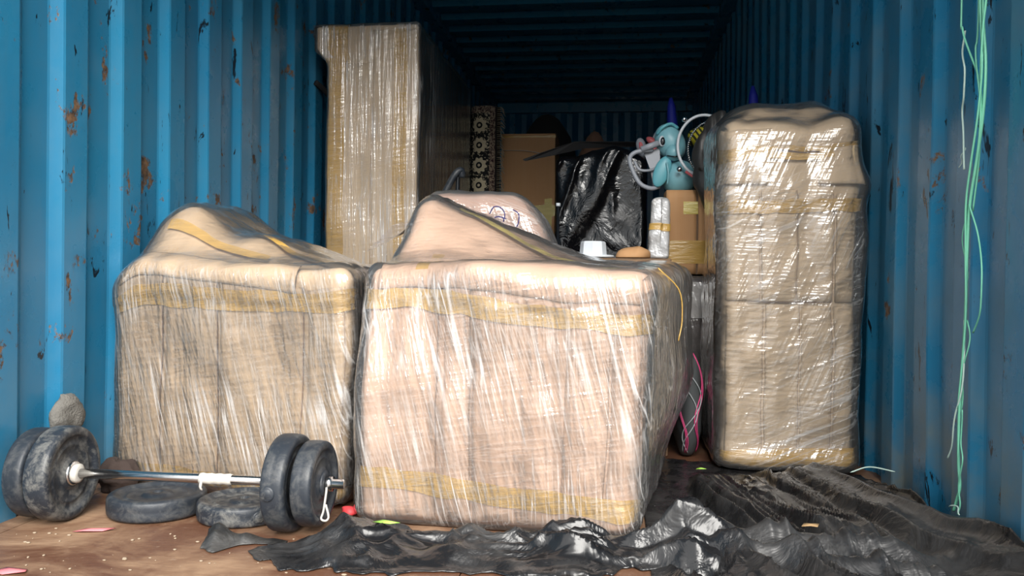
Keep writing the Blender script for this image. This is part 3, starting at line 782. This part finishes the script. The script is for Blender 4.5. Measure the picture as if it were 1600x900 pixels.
def simple_box(name, label, cat, lo, hi, mat, r=.006, rz=0, group=None, seed=1, film_m=None, n=(12, 12, 16), rough=.004, bodyname='cardboard_body'):
    B = RBox(lo, hi, r, rz=rz, deform=lambda X: X + rough * np.stack([fbm(X, 4, seed), fbm(X, 4, seed + 1), 0 * X[:, 0]], 1))
    t = thing(name, label, cat, ((lo[0] + hi[0]) / 2, (lo[1] + hi[1]) / 2, lo[2]), group)
    obj(bodyname, *B.shell(n), mat, t)
    if film_m: obj('stretch_film', *B.shell(n, .008, bottom=False), film_m, t)
    return B, t

B, t = simple_box('cardboard_box', 'plain brown cardboard carton with torn yellow tape, beside the rolled rug', 'box', (.725, 5.62, .002), (1.093, 6.0, 1.615), M['card_brown'], seed=4)
V, F = B.patch((-1.0, 1.0), (.31, .40), .004, (20, 5), jag=.01); obj('packing_tape', V, F, M['tape_yel'], t)
V, F = B.patch((-.35, -.22), (.27, .47), .005, (4, 8)); obj('packing_tape', V, F, M['tape_yel'], t)
V, F = B.patch((.62, .9), (.20, .44), .005, (5, 8), tilt=.02); obj('packing_tape', V, F, M['tape_yel'], t)
V, F = B.patch((-1, 1), (.965, .985), .004, (16, 3)); obj('packing_tape', V, F, M['tape'], t)
V, F = B.patch((-.98, .98), (.985, 1.6), .009, (12, 6)); obj('lid_flap', V, F, M['card_brown'], t, solid=.003)
V, F = tube(smooth_path([(.74, 5.605, 1.50), (.90, 5.603, 1.495), (1.06, 5.605, 1.465)], 12), .002, 5); obj('string', V, F, M['white_tape'], t)

# dark rounded bundle behind the carton
V, F = ellipsoid((.97, 6.4, .95), (.31, .28, .95), 28, 20); V[:, 2] = np.maximum(V[:, 2], .002); V[:, 0] += .01 * fbm(V, 5, 3)
tag(obj('sack', V, F, M['black_cloth'], origin=(.97, 6.4, 0)), 'black round-topped sack in the shadow above the plain brown carton', 'sack')
V, F = ellipsoid((1.37, 5.05, .76), (.17, .16, .765), 26, 20); V[:, 2] = np.maximum(V[:, 2], .002); V += .02 * np.stack([fbm(V, 7, 1), fbm(V, 7, 2), 0 * V[:, 0]], 1)
tag(obj('sack', V, F, M['brown_cloth'], origin=(1.37, 5.05, 0)), 'brown cloth sack peeping over the black film package', 'sack')

# black film package
def def_b(X):
    x, y, z = X[:, 0].copy(), X[:, 1].copy(), X[:, 2].copy()
    w = sm(z, 1.0, 1.24)
    X[:, 2] = z + w * (.05 * sm(x, 1.25, 1.5) - .06 * sm(x, 1.5, 1.68))
    q = (x - 1.2) * 1.9 + (1.24 - z) * .9
    Q = np.stack([q * 5 + .3 * vn(X, 5, 3), (z - x) * 1.2, y * 2], 1)
    X[:, 1] = y - .022 * np.clip(ridge(Q, 1.0, 33), 0, 1) ** 2.5 * (y < 4.3) - .005 * ridge(X * np.array([9, 9, 5]), 1.6, 34)
    X[:, 0] += .004 * fbm(X, 8, 35); X[:, 2] += w * .008 * ridge(X, 9, 36)
    return X
BB = RBox((1.21, 4.14, .004), (1.66, 4.75, 1.235), .035, deform=def_b)
t = thing('black_package', 'bulky package in shiny creased black film beside the aqua toy', 'package', (1.435, 4.45, 0))
obj('film_body', *BB.shell((60, 30, 90)), M['black_shiny'], t)
V = np.array([(1.055, 4.02, 1.205), (1.14, 4.04, 1.240), (1.30, 4.14, 1.310), (1.60, 4.40, 1.350), (1.62, 4.46, 1.335), (1.35, 4.20, 1.288), (1.20, 4.08, 1.235), (1.07, 4.02, 1.200)])
V2 = V + np.array([0, .05, .012])
Fb = [tuple(range(8)), tuple(range(15, 7, -1))] + [(k, 8 + k, 8 + (k + 1) % 8, (k + 1) % 8) for k in range(8)]
tag(obj('folded_umbrella', np.vstack([V, V2]), Fb, M['black_cloth'], smooth=False, origin=(1.35, 4.15, 1.2)), 'black pointed folded umbrella lying across the black film package', 'umbrella')

# blue folded umbrellas
for (lab, p0, p1) in (('royal blue folded umbrella standing behind the aqua toy', (1.792, 4.55, 1.61), (1.905, 4.55, .003)), ('royal blue folded umbrella, only its tip above the tall pale package', (2.165, 4.2, 1.585), (2.27, 4.2, .003))):
    t = thing('closed_umbrella', lab, 'umbrella', (p1[0], p1[1], 0))
    a, b = np.array(p0), np.array(p1)
    P = [a + (b - a) * k for k in (0, .03, .10, .16, .25, .45, .62)]
    obj('folded_canopy', *tube(P, [.008, .022, .030, .031, .036, .037, .02], 9), M['blue_cloth'], t)
    obj('shaft', *tube([a + (b - a) * .6, b], .008, 8), M['grey_pl'], t)

# stack under the tall carton, and the carton itself
B, t = simple_box('film_package', 'dark film-wrapped package in the gap between the two packages, silver at its top', 'package', (1.70, 3.36, .003), (2.02, 3.80, .640), M['ragbrown'], .04, seed=9, film_m=M['film_tent'], n=(24, 16, 30), rough=.02, bodyname='bundle_body')
V, F = B.patch((-.9, .4), (.5, .93), .016, (24, 14)); V[:, 1] += .008 * ridge(V, 22, 5); obj('silver_wrap', V, F, M['silver'], t)
B, t = simple_box('cardboard_box', 'tan cardboard carton with a dark centre slit, below the aqua toy', 'box', (1.712, 3.40, .654), (1.958, 3.78, .992), M['card_brown'], seed=14)
V, F = B.patch((-.03, .03), (-1.0, 1.0), .0025, (3, 14)); obj('slit', V, F, M['crack'], t)
V, F = B.patch((-.98, -.04), (-.98, .98), .003, (10, 12)); obj('side_flap', V, F, M['card_brown'], t, solid=.003)
V, F = B.patch((.04, .98), (-.98, .98), .004, (10, 12)); obj('side_flap', V, F, M['card_brown'], t, solid=.003)
V, F = B.patch((-.45, .02), (.42, .72), .0065, (8, 6)); obj('packing_tape', V, F, M['tape_yel'], t)
V, F = B.patch((-.95, .95), (-.75, -.2), .0065, (14, 8)); obj('packing_tape', V, F, M['tape'], t)

# hidden-low carton that carries the small things behind the centre package
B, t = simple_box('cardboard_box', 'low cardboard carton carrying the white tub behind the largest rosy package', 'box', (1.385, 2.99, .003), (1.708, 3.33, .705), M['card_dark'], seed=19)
# bubble wrapped parcel
def def_bub(X):
    X += .006 * np.stack([vn(X, 30, 1), vn(X, 30, 2), vn(X, 30, 3)], 1); X[:, 0] += .12 * (X[:, 2] - .71) * (X[:, 0] < 1.68) * .5; return X
BU = RBox((1.634, 3.235, .708), (1.718, 3.33, .945), .02, deform=def_bub)
t = thing('bubble_parcel', 'slim silvery bubble-wrapped parcel with a tan tape band, beside the slit carton', 'parcel', (1.68, 3.28, .708))
obj('wrapping', *BU.shell((14, 12, 24)), M['silver'], t)
obj('core', *RBox((1.643, 3.241, .712), (1.716, 3.324, .939), .02, deform=def_bub).shell((8, 8, 10)), M['white'], t)
V, F = BU.patch((-1.3, 1.3), (-.08, .14), .003, (18, 5)); obj('tape_band', V, F, M['tape'], t)
# white tub
t = thing('white_tub', 'white plastic tub on its lid behind the largest rosy package', 'tub', (1.43, 3.08, .708))
V, F = place(lathe([(0, .0), (.075, 0), (.078, .005), (.075, .010), (0, .011)], 28), np.eye(3), (1.43, 3.08, .708)); obj('lid', V, F, M['white'], t)
V, F = place(lathe([(0, .011), (.050, .011), (.046, .055), (.042, .060), (0, .060)], 8), np.eye(3), (1.43, 3.08, .708)); obj('tub_body', V, F, M['white'], t, smooth=False)
# tan bundle
V, F = ellipsoid((1.575, 3.06, .712), (.062, .06, .036), 24, 14); V[:, 2] = np.maximum(V[:, 2], .708); V += .009 * np.stack([vn(V, 30, 1), vn(V, 30, 2), np.maximum(0, vn(V, 25, 3)) * (V[:, 2] > .715)], 1)
tag(obj('paper_bundle', V, F, M['card_brown'], origin=(1.575, 3.06, .708)), 'small round tan paper bundle next to the white tub', 'bundle')

# aqua ride-on toy
ty = 3.60
t = thing('ride_on_toy', 'aqua plastic animal toy with a round head and grey ring handle', 'toy', (1.76, ty, .993))
V, F = ellipsoid((1.775, ty, 1.065), (.075, .065, .075), 28, 18); V[:, 2] = np.maximum(V[:, 2], .993); obj('body', V, F, M['aqua'], t)
V, F = ellipsoid((1.735, ty, 1.215), (.066, .062, .075), 30, 20)
V[:, 2] -= .02 * (V[:, 0] - 1.735) / .066
hd = obj('head', V, F, M['aqua'], t)
obj('muzzle', *ellipsoid((1.748, ty - .045, 1.165), (.036, .035, .036), 20, 14), M['aqua'], hd)
obj('eye', *ellipsoid((1.701, ty - .053, 1.212), (.011, .008, .018), 14, 10), M['eye'], hd)
obj('eye_white', *ellipsoid((1.699, ty - .050, 1.213), (.015, .008, .023), 14, 10), M['white'], hd)
V, F = tube(smooth_path([(1.678, ty - .035, 1.245), (1.70, ty - .055, 1.270), (1.735, ty - .045, 1.285), (1.765, ty - .03, 1.27)], 16), .007, 8); obj('brow_ridge', V, F, M['aqua_dark'], hd)
V, F = tube(smooth_path([(1.72, ty - .062, 1.150), (1.75, ty - .082, 1.143), (1.775, ty - .066, 1.15)], 10), .003, 6); obj('mouth', V, F, M['eye'], hd)
obj('leaf_ear', *ellipsoid((1.700, ty - .05, 1.085), (.034, .014, .068), 20, 14, np.array(Matrix.Rotation(.35, 3, 'Y'))), M['aqua_dark'], t)
V, F = tube(smooth_path([(1.718, ty - .07, 1.12), (1.725, ty - .075, 1.075), (1.722, ty - .07, 1.03)], 10), .004, 6); obj('leaf_rib', V, F, M['aqua'], t)
V, F = tube(smooth_path([(1.69, ty - .03, 1.025), (1.655, ty - .045, 1.015), (1.610, ty - .05, 1.035), (1.578, ty - .05, 1.09), (1.565, ty - .05, 1.140), (1.585, ty - .05, 1.165), (1.625, ty - .045, 1.175), (1.66, ty - .03, 1.18)], 40), .0095, 10); obj('ring_handle', V, F, M['grey_pl'], t)
V, F = tube(smooth_path([(1.585, ty - .045, 1.13), (1.605, ty - .05, 1.095), (1.64, ty - .045, 1.09), (1.672, ty - .03, 1.10)], 16), .006, 8); obj('handle_brace', V, F, M['grey_pl'], t)
Vp = [(1.625, ty - .02, 1.170), (1.69, ty - .02, 1.190), (1.70, ty - .02, 1.03), (1.665, ty - .02, 1.03), (1.655, ty - .02, 1.09)]
V = Vp + [(a, b + .02, c) for a, b, c in Vp]; F = [(0, 1, 2, 3, 4), (9, 8, 7, 6, 5)] + [(k, 5 + k, 5 + (k + 1) % 5, (k + 1) % 5) for k in range(5)]
obj('handle_plate', V, F, M['grey_pl'], t, smooth=False)
V, F = tube([(1.612, ty - .05, 1.178), (1.684, ty - .05, 1.205)], .013, 14); obj('hand_grip', V, F, M['grey_pl'], t)

# grey toy with pink ears on the black package
gy = 4.20
t = thing('eared_toy', 'small grey toy with pink inner ears behind the aqua toy', 'toy', (1.66, gy + .03, 1.22))
obj('head', *ellipsoid((1.685, gy + .03, 1.285), (.045, .045, .055), 20, 14), M['eye'], t)
for (x, z, k, a) in ((1.628, 1.300, 1.0, -.25), (1.705, 1.345, .75, .45)):
    e = obj('ear', *ellipsoid((x, gy, z), (.024 * k, .012, .038 * k), 18, 12, np.array(Matrix.Rotation(a, 3, 'Y'))), M['grey_pl'], t)
    obj('inner_ear', *ellipsoid((x, gy - .009, z - .004), (.011 * k, .006, .022 * k), 14, 10, np.array(Matrix.Rotation(a, 3, 'Y'))), M['pink'], e)
obj('collar_scarf', *ellipsoid((1.680, gy - .018, 1.318), (.032, .018, .017), 16, 10, np.array(Matrix.Rotation(.6, 3, 'Y'))), M['pink'], t)
obj('muzzle', *ellipsoid((1.693, gy - .02, 1.275), (.022, .02, .018), 16, 10), M['pink'], t)
V, F = ellipsoid((1.66, gy + .03, 1.262), (.042, .04, .026), 16, 10); obj('body', V, F, M['grey_pl'], t)

# chrome hoops
t = thing('chrome_hoops', 'pair of chrome hoops with ball ends leaning on the tall pale package', 'hoop', (1.86, 3.52, .993))
def arc(c, rx, rz_, y, a0, a1, n=40, dy=0): return [(c[0] + rx * math.cos(a), y + dy * k / n, c[1] + rz_ * math.sin(a)) for k, a in enumerate(np.linspace(a0, a1, n))]
V, F = tube(arc((1.865, 1.185), .105, .125, 3.50, 1.25, 4.35), .0062, 10); obj('outer_hoop', V, F, M['white'], t)
coil = []
for k, a in enumerate(np.linspace(1.6, 4.3, 200)):
    ph = k * 1.1; r = .004
    coil.append((1.90 + (.10 + r * math.cos(ph)) * math.cos(a), 3.47 + r * math.sin(ph), 1.165 + (.115 + r * math.cos(ph)) * math.sin(a)))
V, F = tube(coil, .0025, 5); obj('coiled_hoop', V, F, M['chrome'], t)
for (x, z) in ((1.785, 1.293), (1.768, 1.088)): obj('ball_end', *ellipsoid((x, 3.495, z), (.0115, .0115, .0115), 16, 12), M['chrome'], t)
V, F = tube([(1.793, 3.495, 1.078), (1.845, 3.49, 1.040)], .0055, 8); obj('red_grip', V, F, M['pink'], t)
V, F = tube([(1.845, 3.49, 1.044), (1.855, 3.49, .9945)], .004, 8); obj('foot_rod', V, F, M['chrome'], t)

# carton behind, with the yellow striped cloth and grey things on it
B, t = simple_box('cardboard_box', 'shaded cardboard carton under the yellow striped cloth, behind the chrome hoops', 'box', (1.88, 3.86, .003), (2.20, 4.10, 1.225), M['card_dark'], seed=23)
def yb_mat():
    t_ = NT('yellow_black_stripes'); w = t_.n('TexWave', bands_direction='X', i={'Vector': t_.coord(rot=(0, .6, 0)), 'Scale': 16.0, 'Distortion': 1.5})
    return t_.done(t_.pbr(t_.ramp(w.outputs['Fac'], [(.35, C(.03, .03, .01)), (.5, C(.60, .50, .03))]), .7))
V, F = ellipsoid((1.95, 3.95, 1.29), (.12, .085, .062), 24, 14); V += .008 * np.stack([fbm(V, 14, 1), fbm(V, 14, 2), fbm(V, 14, 3)], 1)
V[:, 2] = np.maximum(V[:, 2], 1.228)
tag(obj('striped_cloth', V, F, yb_mat(), origin=(1.95, 3.95, 1.228)), 'bunched yellow and black striped cloth seen through the chrome hoops', 'cloth')

# grey bag hanging behind the shoulder of the tall package
V, F = ellipsoid((0, 0, 0), (1, 1, 1), 48, 40)
zz = V[:, 2]; wd = np.where(zz > 0, 1.0, 1 + .35 * zz)
V = np.stack([V[:, 0] * .078 * wd + 1.880 + .030 * zz, V[:, 1] * .042 + 3.350, 1.105 + .19 * zz], 1)
V[:, 2] += np.where(zz < -.3, .05 * np.sin((V[:, 0] - 1.8) * 60), 0) * (-zz)
V[:, 0] += .012 * ridge(V * np.array([20, 8, 7]), 1.0, 3); V[:, 1] += .014 * ridge(V * np.array([24, 5, 6]), 1.0, 4) - .012
tag(obj('hanging_bag', V, F, M['grey_bag'], origin=(1.885, 3.33, .9)), 'dark grey plastic bag bunched at the shoulder of the tall pale package', 'bag')

# black handle tool and thin post
t = thing('tool_handle', 'black tool handle with a chrome end leaning by the tallest package', 'tool', (.80, 3.72, 0))
obj('shaft', *tube(smooth_path([(.80, 3.72, .003), (.80, 3.72, .6), (.795, 3.72, 1.02), (.80, 3.71, 1.11)], 20), .010, 10), M['eye'], t)
obj('grip', *tube(smooth_path([(.735, 3.70, 1.00), (.76, 3.70, 1.05), (.79, 3.70, 1.10), (.812, 3.71, 1.115), (.815, 3.72, 1.085)], 18), .016, 12), M['rubber'], t)
obj('chrome_end', *ellipsoid((.733, 3.69, .995), (.015, .015, .015), 18, 12), M['chrome'], t)
obj('chrome_nut', *ellipsoid((.712, 3.70, .992), (.008, .008, .012), 12, 8), M['chrome'], t)
t = thing('thin_post', 'thin dark post with a white cap before the black film package', 'post', (1.262, 3.60, 0))
obj('shaft', *tube([(1.262, 3.60, .003), (1.262, 3.60, .945)], .006, 10), M['eye'], t)
obj('cap', *tube([(1.262, 3.60, .943), (1.262, 3.60, .957)], .010, 10), M['white'], t)
V, F = ellipsoid((1.20, 3.70, .44), (.045, .08, .44), 20, 16); V[:, 2] = np.maximum(V[:, 2], .002); V += .008 * np.stack([ridge(V, 14, 1), ridge(V, 14, 2), 0 * V[:, 0]], 1)
tag(obj('silver_bundle', V, F, plain('silver_foil', C(.45, .46, .48), .25, .6, .3, 30, .8), origin=(1.20, 3.70, 0)), 'crinkled silver foil bundle at the corner of the black film package', 'bundle')

# charcoal bag with pink piping in the gap
bag = thing('check_bag', 'charcoal cloth bag with pink piping squeezed in the gap beside the tall pale package', 'bag', (1.79, 3.06, 0))
V, F = ellipsoid((1.777, 3.06, .185), (.054, .13, .20), 28, 20); V[:, 2] = np.maximum(V[:, 2], .008); V[:, 0] += .006 * fbm(V, 12, 1)
obj('bag_body', V, F, M['bag'], bag)
def on_bag(z, a):
    k = math.sqrt(max(0.03, 1 - ((z - .185) / .20) ** 2)); return (1.778 + .057 * k * math.sin(a), 3.06 - .134 * k * math.cos(a), z)
for (a0, amp, ph, mt) in ((-.55, .22, 0, 'pinkcord'), (-.42, .22, .2, 'pinkcord'), (.62, .28, 1.5, 'pinkcord'), (.78, .28, 1.7, 'pinkcord'), (.1, .5, 3.0, 'greycord'), (-.1, .4, 4.2, 'greycord')):
    P = [on_bag(z, a0 + amp * 1.3 * math.sin(z * 22 + ph)) for z in np.linspace(.02, .37, 36)]
    obj('piping', *tube(P, .0022, 6), M[mt], bag)

# ------------------------------------------------------------------ twine on the right wall
tw = thing('raffia_twine', 'frayed green plastic raffia twine hanging down the blue wall', 'twine', (2.30, 2.0, .02))
def strand(pts, r, mat, x=2.322, n=60):
    P = smooth_path([(x, a, b) for a, b in pts], n); k = np.linspace(0, 1, n)
    P[:, 0] += .003 * np.sin(k * 9 + pts[0][0] * 40)
    V, F = tube(P, np.full(n, r * .78), 6)
    # flatten: raffia is a ribbon
    obj('strand', V, F, mat, tw)
mn = [(2.03, 2.66), (2.01, 2.1), (2.0, 1.6), (1.991, 1.264), (1.968, 1.115), (1.974, 1.003), (2.002, .893), (2.026, .808), (2.035, .691), (2.04, .543), (2.067, .332), (2.072, .21), (2.066, .151), (2.084, .115), (2.10, .085)]
strand(mn, .0045, M['twine'], n=110)
strand([(a + .006 * math.sin(b * 9), b) for a, b in mn[:11]], .0032, M['twine'], 2.315, 90)
strand([(2.03, 2.66), (2.03, 2.0), (2.015, 1.272), (2.017, 1.157), (1.992, 1.05), (1.997, .935), (2.029, .794)], .0028, M['twine'], 2.325)
strand([(2.03, 2.66), (1.98, 1.8), (1.955, 1.33), (1.962, 1.198), (1.971, 1.087), (1.979, .975), (2.011, .865)], .0035, M['twine'], 2.318)
strand([(2.03, 2.66), (2.09, 1.9), (2.098, 1.3), (2.08, 1.227), (2.041, 1.164), (2.015, 1.12), (2.001, 1.095)], .0030, M['twine'], 2.320)
strand([(2.079, 1.222), (2.085, 1.175), (2.061, 1.124), (2.069, 1.067), (2.086, 1.033), (2.072, .97), (2.055, .893)], .0030, M['twine_pale'], 2.320)
strand([(2.062, .945), (2.075, .925), (2.091, .902)], .0014, M['twine_pale'], 2.320, 16)
strand([(2.04, .809), (2.063, .752), (2.046, .691), (2.036, .632)], .0020, M['twine'], 2.320, 30)
strand([(2.026, .808), (1.986, .733), (1.952, .646), (1.959, .575), (2.004, .516)], .0026, M['twine'], 2.320, 40)
strand([(2.040, .543), (2.051, .394), (2.077, .315), (2.1, .25), (2.128, .205)], .0026, M['twine_pale'], 2.318, 40)
strand([(2.059, .333), (2.063, .257), (2.04, .217), (2.066, .151), (2.064, .11), (2.068, .085)], .0022, M['twine'], 2.322, 40)
strand([(2.106, .092), (2.065, .105), (2.035, .092)], .0022, M['twine_pale'], 2.315, 20)
strand([(2.04, .543), (2.03, .485), (2.059, .408), (2.067, .332)], .0022, M['twine'], 2.324, 30)
# loose blade on the sheeting
P = smooth_path([(2.20, 2.52, .075), (2.25, 2.51, .095), (2.305, 2.46, .095)], 16)
tag(obj('raffia_shred', *tube(P, [.0012] + [.0024] * 14 + [.0008], 5), M['twine_pale'], origin=(2.26, 2.45, .05)), 'pale raffia shred lying on the black sheet near the blue wall', 'twine')

# ------------------------------------------------------------------ small stuff
# lashing loop on the left wall
P = smooth_path([(.006, 4.02, 1.60), (.035, 4.08, 1.57), (.045, 4.18, 1.53), (.03, 4.28, 1.50), (.006, 4.34, 1.47)], 20)
tag(obj('lashing_strap', *tube(P, .014, 8), M['black_cloth'], origin=(.0, 4.18, 1.53)), 'short black lashing strap hooked on the blue wall left of the tallest package', 'strap')
# dried mud clod stuck on the wall over the plates
V, F = ellipsoid((.022, 2.115, .233), (.026, .062, .062), 26, 18); V += .007 * np.stack([fbm(V, 40, 1), fbm(V, 40, 2), fbm(V, 40, 3)], 1); V[:, 0] = np.maximum(V[:, 0], .002)
tag(obj('mud_clod', V, F, M['mud'], origin=(.01, 2.115, .2)), 'grey dried mud clod stuck to the blue wall above the upright plates', 'mud')
V, F = ellipsoid((.10, 2.215, .045), (.062, .045, .048), 24, 16); V += .012 * np.stack([ridge(V, 28, 1), ridge(V, 28, 2), ridge(V, 28, 3)], 1); V[:, 2] = np.maximum(V[:, 2], .002)
tag(obj('rag', V, F, M['ragbrown'], origin=(.10, 2.215, 0)), 'crumpled dark brown rag on the floor behind the upright plates at the wall', 'rag')
def scrap(name, label, cat, pts, z, mat, wob=.003):
    n = len(pts); c = np.mean(np.array(pts), 0)
    V = [(a, b, z + wob * (k % 2)) for k, (a, b) in enumerate(pts)] + [(c[0], c[1], z + wob * 1.5)]
    F = [(k, (k + 1) % n, n) for k in range(n)]
    tag(obj(name, V, F, mat, solid=.0012, origin=(c[0], c[1], z)), label, cat)
scrap('paper_scrap', 'red torn paper scrap on the stained floor before the upright plates', 'paper', [(.225, 1.852), (.247, 1.872), (.262, 1.885), (.315, 1.888), (.292, 1.868), (.252, 1.852)], .003, M['pinkp'])
scrap('paper_scrap', 'pink paper scrap at the bottom left of the floor, nearest the opening', 'paper', [(.235, 1.575), (.255, 1.598), (.300, 1.600), (.310, 1.580), (.27, 1.565)], .003, M['pinkp'])
scrap('leaf', 'fresh green leaf on the bunched black plastic', 'leaf', [(.965, 1.868), (.985, 1.880), (1.01, 1.878), (1.032, 1.862), (1.008, 1.860)], .058, M['green'])
scrap('leaf', 'dry tan leaf on the black folds of the wide sheet', 'leaf', [(1.955, 2.01), (1.965, 2.03), (1.985, 2.032), (2.0, 2.03), (1.992, 2.012), (1.975, 2.008)], .055, M['drytan'])
scrap('leaf', 'yellowing leaf scrap by the piped charcoal bag', 'leaf', [(1.775, 2.685), (1.785, 2.697), (1.81, 2.692), (1.805, 2.68)], .030, M['green'])
V, F = ellipsoid((.832, 2.095, .014), (.022, .022, .013), 16, 10); V += .006 * np.stack([ridge(V, 50, 1), ridge(V, 50, 2), 0 * V[:, 0]], 1)
tag(obj('wrapper', V, F, M['red'], origin=(.832, 2.095, 0)), 'crumpled red wrapper in the gap between the two low packages', 'wrapper')
# crumbs and wood chips on the floor
parts = []
for k in range(80):
    x = random.uniform(.1, 1.0); y = random.uniform(1.5, 1.9); r = random.uniform(.001, .0045)
    V, F = ellipsoid((x, y, r * .4), (r * random.uniform(.6, 1.6), r, r * .45), 6, 4); parts.append((V, F))
tag(obj('floor_debris', *join(*parts), plain('pale_crumbs', C(.36, .28, .20), .9)), 'pale crumbs and wood chips scattered on the stained floor', 'debris', kind='stuff')
